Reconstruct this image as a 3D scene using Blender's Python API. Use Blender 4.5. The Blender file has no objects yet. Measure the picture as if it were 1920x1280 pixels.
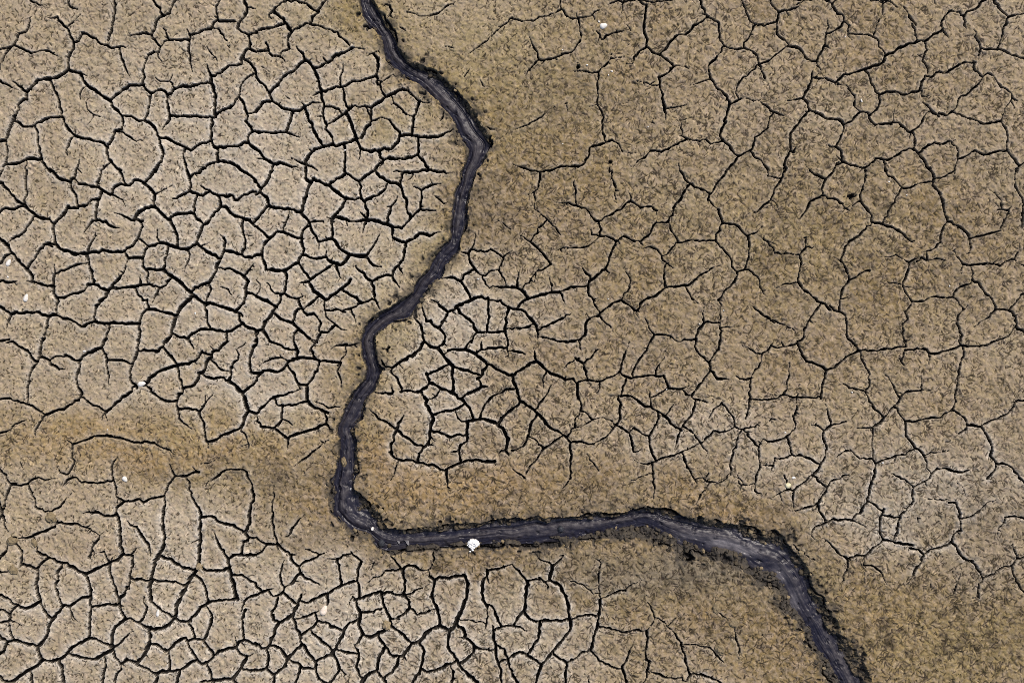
# Drying mudflat seen straight down from a drone: cracked crust, bird tracks, a dark drainage
# channel winding through it, shells and mud clods lying about.
import bpy, bmesh, math, random
import numpy as np
from mathutils import Vector, Matrix, noise as mnoise

R = math.radians
C = bpy.context.scene.collection
S = 0.0025            # metres per unit of the plan (1920 x 1280 units = 4.8 x 3.2 m)

# ---------------------------------------------------------------- camera, sky, sun, exposure
sc = bpy.context.scene
cam_d = bpy.data.cameras.new('camera'); cam = bpy.data.objects.new('camera', cam_d); C.objects.link(cam)
CAM_H = 6.0
cam.location = (0, 0, CAM_H); cam.rotation_euler = (0, 0, 0)
cam_d.sensor_width = 36.0; cam_d.lens = 36.0 * CAM_H / 4.8
cam_d.clip_start = 0.1; cam_d.clip_end = 500
sc.camera = cam

SUN_EL, SUN_AZ = 50.0, 35.0          # high, veiled sun from the upper right
w = bpy.data.worlds.new('World'); sc.world = w; w.use_nodes = True
nt = w.node_tree; bg = nt.nodes['Background']
sky = nt.nodes.new('ShaderNodeTexSky'); sky.sky_type = 'NISHITA'; sky.sun_disc = False
sky.sun_elevation = R(SUN_EL); sky.sun_rotation = R(SUN_AZ); sky.dust_density = 4.0; sky.air_density = 1.0; sky.ozone_density = 1.0
nt.links.new(sky.outputs[0], bg.inputs[0]); bg.inputs[1].default_value = 0.10
sd = bpy.data.lights.new('sun', 'SUN'); sun = bpy.data.objects.new('sun', sd); C.objects.link(sun)
sd.energy = 2.0; sd.angle = R(9); sd.color = (1.0, 0.93, 0.84)
sdir = Vector((math.sin(R(SUN_AZ)) * math.cos(R(SUN_EL)), math.cos(R(SUN_AZ)) * math.cos(R(SUN_EL)), math.sin(R(SUN_EL))))
sun.rotation_euler = sdir.to_track_quat('Z', 'Y').to_euler(); sun.location = (3, 4, 8)
sc.view_settings.view_transform = 'Standard'; sc.view_settings.look = 'None'
sc.view_settings.exposure = 0.54; sc.view_settings.gamma = 1.0
sc.cycles.use_denoising = False; sc.cycles.filter_width = 0.8

# ---------------------------------------------------------------- surveyed plan: cracks
# per 480 x 320 tile (column, row): lines of "width x,y x,y ..." in steps of 2.5 units
CRACKS = {
(0, 0): '''3 23,0 25,2 29,4 32,4 34,7
3 31,0 30,3
4 52,0 51,4 54,6 58,7
2 60,11 56,15 51,20
4 24,11 22,17 21,21 19,24 15,25 13,29 11,33 9,35 5,36 0,37
3 9,35 6,38 3,42 1,46
3 10,34 15,36 19,38 23,40 28,39 31,38 36,38 39,40 43,42
4 34,13 38,14 43,13 46,17 50,21 52,25 54,29 55,32
4 55,32 59,31 60,28 62,24
4 62,25 67,27 72,29 75,33 80,34 83,36 89,35 96,34
5 55,32 55,36 53,40 51,43 51,48 51,52
4 86,0 86,6 85,13 84,20 82,26 81,30
4 89,36 90,41 92,46 94,52 97,57
6 51,52 48,55 45,57 37,59 28,60 26,63 22,67 20,69
5 20,69 15,65 9,61
4 0,61 4,63 10,66
6 20,69 20,74 15,77 13,79 12,86 10,90 8,94 6,99 5,103 4,105 0,106
4 51,52 56,54 60,55 65,57
5 60,55 62,60 66,65 72,69 78,73 83,76
3 62,66 60,70 60,75
5 83,75 87,71 92,67 97,64 107,63
4 115,39 111,41 109,46 107,53 108,58 107,63
5 107,63 110,68 113,70
4 113,70 117,68 120,67 123,68 125,71
5 125,71 130,67 135,65 145,64 157,62
6 155,48 156,53 158,57 158,62 160,68 161,75 161,81 162,87
4 158,57 161,57 167,53 172,49 178,49 181,48
2 116,58 120,61 127,61 131,66
2 128,60 129,56
4 113,70 112,76 111,83 109,89
5 83,76 84,80 88,83 91,87 92,92 91,97 86,98
3 91,87 98,87 101,89 104,91 108,90
5 108,90 112,92 115,95 117,98 119,103 120,109 122,115 122,117 119,123 116,128
5 125,71 125,76 126,82 127,87 126,91 123,94 121,98
4.5 127,87 135,87 145,87 155,88 162,88
4.5 162,86 165,84 169,82 174,81
3 172,80 177,76 179,73 180,69
3 190,55 186,58 182,62 180,66 180,70
4 180,73 183,78 184,83 186,87 184,91
3 186,85 189,85 192,84
5 184,91 188,95 189,99 186,103 186,107
6.5 159,88 158,97 158,104 160,110 163,111
5 163,111 170,110 178,110 183,107 186,107
5 186,107 192,112
4 119,103 126,104 131,107 138,110 143,113
4 143,113 148,109 152,107 158,106
4 139,110 137,115 138,121 140,128
5 163,111 163,121
4 163,121 157,123 150,128
5 163,121 168,121 175,123 182,128
5 86,98 84,104 80,111
3 86,98 92,99 96,102 100,105 107,106
5 80,111 80,115 83,121 87,126 89,128
3 83,121 79,125 76,128
4 80,111 77,107 72,106 65,104 56,102
4.5 46,87 48,92 51,97 55,101
4 37,60 39,64 42,70 44,77 46,83 46,87
4 57,96 56,101 52,106 50,111 49,114 51,117
4 46,87 40,88 33,90 28,92 26,94 21,95 17,95 14,92 10,91
4 26,94 28,99 28,106 30,112 31,119
5 31,119 26,119 20,119 15,122 9,123 4,123
4 4,105 5,111 5,118 4,123 1,128
4 31,119 33,123 38,128
2 20,119 20,128
3 59,118 59,123 57,128
2 64,76 65,82 70,86 77,88
2 70,86 68,91 65,94
2 61,90 55,91
4 114,0 117,4 120,9 122,12
4 131,0 129,4 127,10 122,12 117,16 116,20 115,25
4 95,27 100,26 106,25 113,26
4 113,26 116,30 120,35
3 120,35 119,38 118,42 121,46
3 120,35 123,31 126,30
4 126,30 133,30 141,30
3 122,21 125,27 126,30
3 140,22 142,26
4 142,26 148,25 153,22 158,22 160,17 163,15
4.5 163,15 170,16 176,16
3 163,15 162,9 162,5 164,2
5 183,0 185,6 185,9 183,13 180,16 178,21
4 178,21 181,24 186,26 192,24
4.5 186,26 187,31 187,36 184,38
4 187,37 192,39
5 184,38 182,42 181,48
4 184,43 188,48 191,52 192,57
4 141,26 141,36 142,45 144,54
2.5 164,22 168,29 172,36
2.5 155,35 159,41 163,46
2 186,6 192,7''',
(0, 1): '''4.5 19,0 19,6 19,12 20,17 18,22 18,26
5 0,9 4,13 8,18 13,23 18,26
4 0,31 4,28 10,29 14,27 18,26
6 18,26 22,30 27,34 32,36 37,36
3 37,36 40,40
5.5 36,0 42,4 47,7 52,8 53,10
4.5 57,0 56,5 53,8
4.5 53,10 54,15 57,19 58,27
4.5 76,0 75,5 73,11
4 59,10 66,11 73,12
5 73,12 77,15 82,18
5.5 77,15 75,20 73,26 72,32 72,37
4 91,0 92,5 94,10
4.5 83,17 86,12 91,10 97,11 101,7
5 101,7 106,8 110,11 114,15 116,20 116,27
5 117,0 112,5 109,8
2.5 117,17 123,14 129,11
2.5 82,18 88,20 92,22 94,27
3.5 73,21 69,22 63,26
4.5 63,27 57,28 51,27
5 50,28 47,33 43,37 40,40
5.5 40,40 40,46 41,52 43,57 48,60 54,62 60,62 65,62
4 25,34 23,39 19,45 14,49 9,51
4 38,54 33,55 30,59 27,64 23,69 20,74
3.5 42,56 36,58
6 0,52 4,55 8,61 12,66 17,71 21,75 24,79 24,83
4 8,62 4,64 0,69
5.5 72,37 79,38 82,41 87,43 90,43
4.5 72,37 69,38 67,41 63,46
4.5 72,45 71,50 68,55 66,60
6 65,62 66,67 67,73 69,78 70,84
4.5 65,61 72,61 79,60 86,61 94,60
4 93,61 96,66 101,65 106,65
3.5 107,37 107,42 105,46 103,51 100,56 97,60
3 104,51 108,54 111,57
4.5 86,32 91,33 95,35 98,37 105,38
5 100,36 104,31 109,28 116,27
5.5 116,29 119,30 123,34 127,37
5 127,37 131,33 136,32 144,32
5 127,37 130,42 132,47 133,52 133,57
3 118,43 118,48 119,53
5 111,57 116,56 121,54 127,56 133,58 140,59
4.5 111,57 108,62 107,66 107,72 109,74
4.5 109,74 115,74 122,74
4 109,74 111,78 110,81
4.5 125,57 125,64 124,70 122,74
5 140,59 145,56 148,55
5 140,0 142,6 143,11 142,15
4.5 142,15 137,18 132,21 128,21
3 144,5 148,2
4.5 142,15 147,17 152,19 155,18
4.5 150,11 154,14 159,17 164,18
4 164,19 172,18
4.5 164,19 165,26
4 172,19 178,22 183,18 192,18
4.5 180,0 185,2 188,4 191,8
4 148,18 146,24 145,32
4 145,32 147,36 153,41
5 165,27 161,31 158,35 156,39 152,41 150,47 148,52 147,56
5 165,27 169,27 172,31 176,34 181,35 187,37 192,42
4.5 192,36 189,40
4 183,36 181,41 182,47 184,53 182,61
5 148,55 153,59 159,63 165,66
3 142,59 142,65 140,70 138,76
4 168,50 169,53 168,60
2.5 168,51 165,48
5 169,60 175,61 181,63 189,65
4.5 192,63 189,65
5.5 168,60 166,65 163,70 162,75 159,80 156,84
4.5 156,85 150,86 144,89
3.5 157,85 158,89 155,95
3 165,87 171,89 175,94
4.5 168,74 172,73 177,76 182,79
4 190,70 187,74 183,78
5 183,79 186,83 184,88 184,94 183,99
4.5 184,92 189,92 192,94
5 183,99 179,103 176,106
6 122,74 126,78 130,80 134,83 138,87 144,92
6 144,93 149,97 154,100 160,100 166,102 172,104 176,106
3 176,106 179,109
6 144,93 140,98 135,103 132,109 130,115 128,122 124,128
4 128,80 124,86 119,89 116,94 114,99
4.5 154,101 155,108 155,113 158,117
5 140,126 144,122 150,119 156,119 162,120 168,121 175,119 181,114
4 182,108 182,114
5 182,115 187,118 192,121
4 130,123 135,125 140,126
4.5 170,121 170,128
5 110,104 116,104 122,106 128,107 131,109
4 110,97 111,104
5 110,104 107,107 105,112 104,117 105,122 104,128
3.5 107,97 111,97
4 100,88 103,93 106,97
4.5 84,88 91,88 98,87 104,86 112,85
2.5 112,85 119,85
3.5 105,78 104,84
5 81,90 85,85 90,80
3 90,80 93,76 94,72
5 65,85 70,85 75,88 81,90
6 81,90 79,95 74,100 72,102
5 72,102 71,108 71,113
4 66,85 63,90 58,92 50,94 43,95
5 71,113 65,115 61,117
3.5 61,117 57,114 53,112 47,111 42,111
5 71,113 78,115 86,114 94,115 103,114
4.5 81,115 81,121 79,126
5 41,77 40,83 40,88 40,92
3.5 41,77 48,75 54,72 60,70
2 41,77 41,70
5 40,92 43,96 42,103 42,108 37,109
5 0,83 6,84 13,83
5 20,83 27,84 33,86 39,87
5 0,102 4,105 8,108
5 8,108 12,106 20,106 29,106 35,109
4.5 8,108 6,113 5,118
4 37,109 35,114 34,121 31,126
3.5 6,126 9,128''',
(0, 2): '''4 0,1 5,1
4.5 9,0 14,4 20,7 23,12 27,15
4.5 31,0 30,6 29,11 28,15
4.5 28,15 24,20 22,25 21,32 20,38 21,43
4.5 29,11 35,13 40,18 44,21
2.5 44,21 49,21
2.5 38,13 42,11 48,10
4.5 50,11 54,13 59,15
5.5 78,0 76,4 70,7 64,10 59,15
4.5 59,15 59,21 57,28 58,34 61,39
4 61,39 59,44 54,47 50,49 44,51 39,53 34,55
3.5 24,48 29,52 34,55
3.5 0,43 8,43 15,46 24,48
3 34,55 31,59 28,64
2.5 28,64 26,69 27,72
2.5 2,68 8,66 11,62 16,60 21,58
4 76,5 79,10 80,14 80,20 81,26
3 81,26 81,32
3.5 80,14 88,14 94,15 98,17
4.5 103,0 103,7 101,13 99,18 97,23 97,28 101,33
4 104,7 110,7 116,8
4 124,0 122,4 118,7
4.5 122,4 126,10 130,14 132,18
5.5 108,30 114,26 120,22 126,20 132,18
5 132,18 141,17 147,14 151,8
4 151,7 156,10
5.5 170,0 165,5 159,8 158,12 154,17 152,23 149,24
4.5 149,24 147,30 143,34 138,35
5 132,18 134,25 136,32 137,36 133,42 132,46
4 132,46 133,53 134,58 137,61 144,66
3.5 134,50 141,50 148,53
3.5 149,53 154,46 159,40
4 149,53 152,60 153,67 154,74 156,80
4 108,33 113,38 120,43 126,45 131,44
4.5 103,34 96,39 90,44 84,49 79,53
3 79,53 74,49 69,48 61,42
3 79,53 77,55 76,59
4 141,0 145,6
3 158,14 163,19 168,22
2.5 177,6 184,1
3 179,10 178,14 174,17 173,19
4 174,20 173,26 171,30
4 150,25 156,27 160,28 165,27 171,30
7 171,30 176,33 181,38 183,42 184,47 186,52
5 192,29 190,32 186,35 183,38
5 191,0 189,7 187,15 187,24
4 188,23 192,24
5.5 186,52 183,57 182,62 180,65
4 186,52 192,55
4 180,65 173,68 167,70 161,74 154,75
3 180,65 183,69 185,74 186,80
3.5 54,77 60,75 64,74 70,71 75,71 80,71
3.5 80,71 86,72 92,73 98,75 108,75 115,76
3 115,76 120,79 125,81 131,85
3 54,78 54,85 55,92 53,96 50,100
2.5 54,77 50,74
2.5 50,100 47,99 42,94
3.5 0,96 4,100 5,104 8,107
3.5 8,107 13,108 20,107
3 20,107 23,104 28,102 33,104 41,103
3.5 8,107 5,114 3,120 1,128
3.5 20,107 23,113 26,118 26,124
4 26,124 33,128
3 54,102 50,104 46,109
3 52,102 57,102 61,106 70,106 78,106 84,104
3 88,86 85,90 83,95 84,101
3.5 84,101 86,107 87,113 89,118 93,120
3.5 93,120 99,120 104,118 107,121
4 93,120 87,125 86,128
3.5 107,121 112,118 117,117 123,116
3.5 131,101 127,106 125,111 123,116
4 123,116 124,122 123,128
3 127,92 129,97 131,101
3.5 131,101 138,101 143,99 149,98
2.5 144,94 149,98
2.5 150,92 157,91 161,89
3 140,101 142,109 143,116 146,121
4.5 146,121 149,125 150,128
3 170,96 166,98 162,102 156,105 154,109
3 175,96 180,96 185,98 187,104 189,110
4.5 189,110 190,117 188,124
4 188,124 187,128
2.5 53,114 48,120 43,125 38,128
2.5 15,90 17,95''',
(0, 3): '''5 1,0 3,6 4,12 6,15
4 12,19 21,19 28,16 36,13 41,11
4 41,5 43,8 51,9 58,9
3 58,9 65,12 71,15
5 62,1 71,0 78,3 83,3 87,1
6 87,1 89,7 90,12 90,19 90,25 92,31
4.5 92,31 98,32
4 99,33 100,39 98,45 97,49
2.5 98,30 102,27
5 0,34 4,30 6,24
4 12,24 16,29 16,35 15,39
4.5 15,40 22,40 28,43
3.5 25,19 27,25 28,31
4.5 31,29 36,34 42,37 46,38
6 46,38 50,38 57,43 63,46
4.5 36,34 31,38 28,42
5.5 28,42 28,48 27,54 28,60 30,66
5 30,66 32,72 35,77 40,80
4.5 2,63 6,64 11,69 15,71
5 15,71 19,72 25,70 30,67
3 12,71 8,75 8,79
4 0,73 4,74 7,77 8,81 13,83 16,85
4 0,83 7,81
4 0,45 9,44
4.5 46,39 43,48 41,56
4 41,56 43,62 47,69
5 47,70 42,76 40,80
6 40,80 36,87 34,94 30,99 28,101
4.5 52,71 57,67 61,64 68,64
5 47,70 52,71
2.5 52,72 54,77 58,82
5.5 63,46 66,51 68,58 68,64
5.5 68,64 68,72 67,83 66,95
4.5 65,46 71,43 77,40 82,38 88,36 92,32
3.5 71,35 69,28 66,34
3 82,14 76,16 72,22 69,26 67,35
3.5 78,29 80,35 82,39
5.5 82,39 83,47 85,54 87,61 89,65
5 89,65 93,62 97,57
3 95,56 97,51
4.5 68,71 77,70 88,69
5.5 89,65 89,70 91,75 94,80
5 94,80 99,80 104,83
6 104,83 109,86 115,88 121,87 127,84 131,79
4 97,50 101,51
5 100,51 106,50 112,51
4 95,6 98,10 102,11
5 102,9 105,16 109,22 112,29 113,33
6 122,0 122,8 123,16 123,24 119,31
6.5 118,32 116,39 114,46 113,52 112,59 112,66
4 113,50 122,52 131,52 139,55
5.5 118,32 125,35 132,39 138,42 145,43
6 150,0 150,8 150,17 149,26 149,38
6.5 149,40 145,46 141,53 137,60 133,68 132,75 131,80
4.5 146,48 150,50 153,55 155,61 155,68
5 151,4 158,3 163,7 169,9 175,10
5.5 175,10 180,13 186,19
5.5 187,0 187,8 185,15
5 186,19 182,25 181,31
4 187,18 192,19
5 160,14 162,20 165,27 170,34
5 171,35 175,32 183,32 192,32
6.5 171,35 172,43 174,51 176,59 178,65
5 151,41 155,44 162,44 171,43
4.5 175,47 181,47 186,50 192,54
5 141,81 147,76 153,70 156,68
5 156,68 164,66 172,66 178,65
4.5 192,62 186,64 183,67
3 183,67 184,73
4.5 181,74 181,80 182,88 183,96
4.5 157,74 159,79 157,86 155,92 152,97
4.5 113,66 117,70 121,74 126,76 131,79
4.5 131,79 136,82 140,82
4.5 140,82 144,87 146,94
4 108,63 107,67 110,71 108,77 105,82
5.5 92,80 86,86 84,92 84,98 84,102
4 85,102 90,98 95,93 100,89
4.5 66,95 72,95 77,98 82,101
5.5 63,96 58,99 52,103 48,108
5.5 84,103 78,106 72,110 66,110 60,109 52,108
5 84,102 86,109 90,114
5 90,114 94,111
5.5 95,110 101,112 107,116 113,119 117,121
4 90,114 91,118 87,122 86,128
6 112,88 112,95 111,101 108,107 104,112
5 111,98 117,99 121,102 126,104
5 126,104 131,98 136,95 139,94
5 126,104 127,111 127,119
6 117,121 122,119 130,119 135,118
5 117,121 117,128
5.5 135,118 141,114 147,111
5.5 135,118 133,124 132,128
5 139,93 142,101 146,107 148,111 151,114
5 142,96 147,95 152,96
5.5 152,96 156,101 160,107
5.5 151,114 156,112 160,107
5.5 160,107 166,104 172,102 177,101
5.5 155,114 157,120 160,127
5 161,126 168,125 174,125
5.5 174,125 179,119 183,112 185,108
5 177,101 180,106 184,108 190,106
5 178,100 179,97 183,96 191,98
4 182,117 187,119 192,119
4.5 174,124 177,128
5.5 0,94 5,97 11,96 17,98 24,99 28,101
3.5 7,85 8,91 11,96
5 5,98 3,103 0,106
6.5 28,101 29,106 31,111
6 31,111 38,112 45,110 48,108
6 31,111 26,116 20,119 14,123 9,127 4,127 0,124
5 23,119 24,128
6 44,111 46,118 48,128
4.5 80,109 79,116 77,122 77,128
4 97,40 99,33''',
(1, 0): '''3 23,0 18,3 14,6 13,8
4 13,8 10,11 9,14
3.5 30,1 35,2 40,5 46,8
4 52,0 49,5 47,9
4 46,10 42,13 40,18
5 14,8 18,13 23,18 26,23
4 40,18 37,18 32,21 27,24
5 0,25 4,22 10,21 20,20
3 27,24 21,26
4.5 26,24 24,28 24,34 25,37
3 25,37 19,39 18,42
3 7,31 9,36 10,40
4 0,39 9,38
4 10,40 15,42 19,43 22,47
2.5 40,18 45,19 52,22 61,24
3 61,24 62,27 65,29 68,32
4.5 72,36 69,38 64,40 58,43 54,47
4.5 54,47 50,49 44,51
3 72,36 70,34
3 50,43 54,47
4 30,35 32,38 35,40 36,44 37,45
5 37,45 40,47 43,51
5 37,45 33,48 29,53 24,55 20,58 16,64 11,69
5.5 43,51 45,56 47,62 49,68
4 0,54 0,58 5,63 8,67 10,71 12,76
5 12,76 17,79 22,82 28,83 33,83 37,81
3.5 46,69 42,72
4 49,68 52,69 58,66 65,65 69,63 72,61 78,61 84,59 90,57
3.5 65,48 65,53 63,58 63,62
4 88,41 91,46 91,52 90,57
4 90,57 94,62
3 81,42 88,40 92,38
3 98,59 103,56
3.5 91,63 94,68 97,72
5 114,68 110,67 104,70 99,72 94,76 90,78 87,80 86,83
4 65,66 66,70 66,75 69,81 72,80
3 72,80 79,80 85,80
4 72,80 67,84 62,88 58,91
5 68,85 70,90 72,95 74,100 75,104
4 86,83 86,87 86,90
3 94,88 90,90 86,91
4.5 86,91 83,95 81,100 79,103
2 82,82 86,89
3.5 46,77 42,77 38,80
2 34,77 37,80
4 49,69 49,74 51,80
3.5 51,80 55,80 62,82
4.5 51,80 50,84 51,90 53,94 52,97
3 52,97 55,100 57,103
5 37,82 39,88 42,95 45,101 48,106 50,110
5 28,84 26,89 24,94 22,99
4.5 0,100 6,99 12,100 18,99 22,99 27,101 33,103
5 75,104 69,107 62,109 55,109 50,110
5.5 50,110 44,112 40,116 37,121 37,128
5 75,104 77,108 78,111
5 78,111 84,113 91,113 96,111 101,112
3 78,112 78,117 77,120
4.5 108,100 107,105 104,109 101,112 100,114
3.5 100,90 104,96 108,99
5 108,102 113,101 118,102 124,103 131,103 138,102 145,99 148,97
4.5 122,77 120,83 118,90 117,97 117,101
4 122,103 122,109 121,115
2.5 103,77 108,81 113,86
3 118,72 121,75 126,77 131,77
3 141,83 140,88 138,91
5 92,113 93,118 95,119
5 100,119 96,120 92,123 89,128
5 100,118 107,119 114,118 121,116
4.5 121,116 125,120 127,124 129,128
5 66,110 67,117 66,128
5 0,112 4,116 6,119
5 6,119 10,121 13,123 18,122 24,124 32,126
3 0,119 6,119
5 13,123 12,128
4.5 26,118 31,121 37,123 42,125 46,128
5 12,76 8,76 3,80 0,84
4 95,5 97,3 100,4 102,8 100,12 98,14
2 113,9 118,10 122,12 128,12 131,11
2.5 131,12 137,10 140,7 144,4
2 148,3 150,0
2 192,14 187,18 182,22 177,27 171,32 164,37 159,41
2.5 142,35 148,36
3 107,20 112,23
6 88,19 84,20 83,23
2 160,52 156,58
4 173,95 176,97 179,97
2 4,50 10,54
2 168,60 172,66
2 22,72 26,75
2 7,32 8,36
2 82,37 76,36''',
(1, 1): '''5 12,0 9,7 4,13 3,16
4.5 0,8 3,13
5 0,16 3,16
5.5 3,16 8,20 9,26
4.5 9,26 5,31 0,37
5 37,0 37,6 40,9
6 43,6 40,11 38,16 36,24 34,31
5 43,6 49,9 55,11 59,15 64,19 68,21
4.5 55,11 60,6 66,3
4.5 66,0 67,2 72,5 76,8
4.5 77,8 82,4 88,0
4 77,8 79,12 81,18
5 89,0 93,5 99,8 106,11
3.5 99,9 97,14 92,18
5 94,17 88,19 82,23
3.5 68,21 74,22 78,20
4.5 77,19 81,23 84,30 83,36
3 78,31 81,34 83,36
5.5 67,21 63,29 58,36
3.5 53,35 57,36
5 59,35 65,36 70,38
4.5 75,38 80,37 84,37
5.5 84,37 92,38 98,40 102,42
4 98,39 100,32 101,27
3.5 101,27 104,24 106,19
4.5 111,1 108,8 108,12
5 108,11 110,17 113,24
4 113,24 113,29 115,35
3 103,1 111,1
4.5 114,3 120,1 128,0 136,1 147,2
4 139,10 131,11 124,15
2.5 118,12 124,15
3.5 124,15 124,22 123,29 116,35
4 116,35 113,39 109,43
4.5 102,42 109,43
4 102,42 102,48 103,55
3.5 125,30 135,30
3 134,19 138,22 141,25
4 103,50 108,53 112,54
4.5 139,46 134,47 130,49 125,47 119,50 113,53 112,56
4.5 112,54 111,61 110,67 107,71 103,75 102,79
3.5 107,72 110,77
4 102,79 98,78 92,80 87,83
5 74,71 76,74 81,77 85,82 87,83
3.5 102,79 105,84 108,88
4.5 87,83 88,90 89,96 91,100 93,104
4 57,37 57,44 57,51
5 57,51 61,56 65,60 70,63
4 83,37 81,41 80,47
6 70,63 76,64 82,64
4 93,47 90,53 87,58 82,63
4.5 82,64 85,68 88,71 94,72
5 70,63 67,68 63,71 58,69 54,67 52,64 53,60
4.5 35,63 40,65 46,66 52,65
5 33,31 26,29 19,28 15,28 10,26
3 13,27 15,31
5 33,31 37,35 40,40 40,43
4 40,38 46,38 51,38
4 40,41 43,47 46,52 47,54 47,59
4 47,53 52,52 57,51
5 39,41 35,45 34,49 34,54 36,59 34,64 32,69
4 33,50 27,49 21,46
4 24,35 22,40 20,46
4.5 20,46 15,46 10,51
4.5 0,42 5,46 10,50
5 10,51 7,54 5,58 4,63 6,69 7,74
5 0,63 4,63
5.5 7,74 14,75 21,75 26,72 32,69
4 32,70 36,76 40,81
4 55,72 49,76 43,80 40,83
3 33,84 39,83
5.5 39,83 42,88 47,93 52,97
5 21,75 23,80 22,86 21,92
3 8,84 11,89 14,92 19,93
4.5 21,92 18,93 18,98 18,102
3.5 22,92 26,95 30,96 36,94
3.5 32,96 33,101 34,103
4.5 52,97 58,93 63,89 67,86 70,82
3 69,79 71,82
4 59,71 61,75 64,81
5 65,90 70,93 75,95 79,99
3 79,99 84,98 87,96 91,97
3.5 79,99 75,102 67,106
5 47,94 43,98 39,101
2.5 51,97 51,103 52,109 55,112 60,116 64,119 69,120
3 50,105 56,105 60,104 65,105
5.5 0,94 5,97 10,99 15,102
6 16,101 12,107 8,112 5,118 5,120
5 0,120 5,119
4.5 5,120 8,124 10,128
4 2,120 1,128
4.5 13,107 18,111 24,113 28,115 31,118 36,122 40,126
4 27,113 29,108 31,104 34,103
4 34,103 38,108 43,107 47,112 49,114
4 31,119 28,124 28,128
3 45,115 47,120 49,122
4 49,121 54,121 58,118
4.5 49,121 46,125 45,128
2.5 72,106 74,111 75,114
2 0,82 3,85 2,91
3 164,46 164,52 162,58 159,62
4 159,62 160,67 162,71 165,75
3.5 154,61 159,62
3.5 164,74 158,77 153,82
4 139,81 146,80 152,83
4 153,83 157,88 160,93 161,97
2.5 165,75 168,78 172,79 176,75 182,74
3 164,61 171,61 176,59
3 176,59 181,62 186,66 184,70 182,75
3 182,75 186,81
3 169,81 172,85 175,88
3 192,60 186,64
3.5 184,88 188,87 192,87
2.5 179,87 183,87
4.5 131,97 136,99 140,103 144,106
5 144,106 150,102 156,99 161,97 166,95 174,95
3 174,97 183,97
4 184,97 187,101 189,102
4.5 189,102 188,109 187,116 187,122 189,128
4 174,96 174,105 174,112 173,118
4.5 151,104 155,108 160,111
5 160,112 163,117 166,121
4.5 166,121 174,121 182,121 187,121
4 166,121 163,124 161,128
5 144,107 141,112 138,117
4 127,110 132,115 137,118 140,121 142,124 141,128
4 118,110 121,113 124,118 125,122 124,128
2.5 124,97 125,104
2 181,37 186,40 191,44''',
(1, 2): '''4 10,0 16,2 21,5 30,6
3 10,0 12,4
5 28,0 30,5 30,11
4 46,0 43,3 40,8
3 56,6 60,3 66,2
3 68,2 74,2 78,1
2 68,3 67,10 64,13 63,18
5 28,14 35,12 44,13
4 44,12 44,8
4 44,13 48,15 54,15 62,16
5 28,13 24,15 21,20 16,23 11,22 5,22
4 5,22 4,27
4 5,23 0,24
4 0,29 2,25
3 2,19 7,15 12,13 19,12
4.5 24,17 26,22 29,27 31,31 36,33
2.5 31,31 33,36
4 47,15 46,22 42,28 38,33
5.5 38,33 38,38 38,43 40,47 44,50 51,53
3 61,18 62,25 64,31 64,36
3.5 0,54 5,49 11,43 16,41 22,40 27,38
3 13,44 16,48 20,48
3.5 19,48 27,48 33,46 38,46
3.5 54,53 53,58 52,62
3 54,50 59,49 63,49
2.5 44,45 50,47 54,50
4 20,50 19,55 19,59 17,62 13,65
2.5 20,58 24,60 27,63
3.5 6,64 13,65
4.5 13,65 18,69 24,73
3.5 24,74 24,81
4.5 24,72 31,69 39,67 46,65 52,62
3 52,62 58,66
3 0,60 3,64
2.5 54,74 50,76 45,81 39,86 33,90 28,94
2 13,108 13,118 13,128
5.5 126,0 123,6 117,11 110,14
4 110,14 106,17 102,20
3 97,19 102,20 101,23 106,28 108,33 108,39
3 102,33 102,39
3.5 89,38 95,39 104,40
3 94,14 97,19
3.5 109,38 116,37 121,38
5.5 126,0 131,4 136,5
4.5 136,5 140,2 141,0
5.5 136,5 140,10 144,15 147,18
4 125,25 132,23 139,20 144,17
4.5 128,25 130,30
4.5 130,31 127,35 124,38
5 130,31 137,34 144,37 150,40
5 147,18 147,25 148,30 148,37
5 147,18 154,21 161,23 167,25
5.5 150,40 156,45 160,50 162,55 163,58
4.5 154,42 159,39 164,37 169,34
3.5 169,34 174,34
3.5 169,34 168,30 166,28
5 166,28 170,22 174,17
5 144,7 150,6 157,6 164,9 170,14 174,18
4 174,17 179,20 185,23 192,25
4 164,10 169,6 177,5 185,4
4 189,0 188,5 189,11
3 169,0 169,5
3 162,0 158,3 157,6
5.5 158,60 163,59 170,58 176,60 181,62
4 167,57 170,51 174,45 180,40 186,37 192,36
5 192,50 188,54 184,58 181,62
6 181,62 186,67 189,73 188,79 187,82
3.5 187,82 190,86
3 187,82 184,82 182,84
5.5 126,42 129,49 132,55 133,59 131,65 130,70 129,76
4.5 133,55 140,53 147,52 152,50 157,46
5 158,60 158,67 158,75
3.5 158,60 154,60 151,57
4 133,67 139,69 146,72
3 146,72 150,70 157,70
4.5 158,75 153,78 152,82 153,86 154,91
3 150,82 146,83
4.5 142,97 147,94 154,91 159,89 167,89 173,90 179,90
3 179,90 182,89
4 143,97 143,103 144,111
3.5 142,97 138,96 134,93
4.5 134,93 127,92 120,91
4 120,91 115,89 108,89
4.5 121,90 122,84 125,80 129,77
3.5 129,77 133,78
4 125,78 119,77 113,72 108,68 105,66
4 105,66 101,63 97,60
3 97,60 91,57 87,53 84,50
4.5 105,66 108,60 111,55
4 105,67 103,71 101,77 100,83
3.5 102,84 105,88 108,89
2 107,91 104,98 101,104
2.5 132,43 135,41 137,38''',
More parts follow.
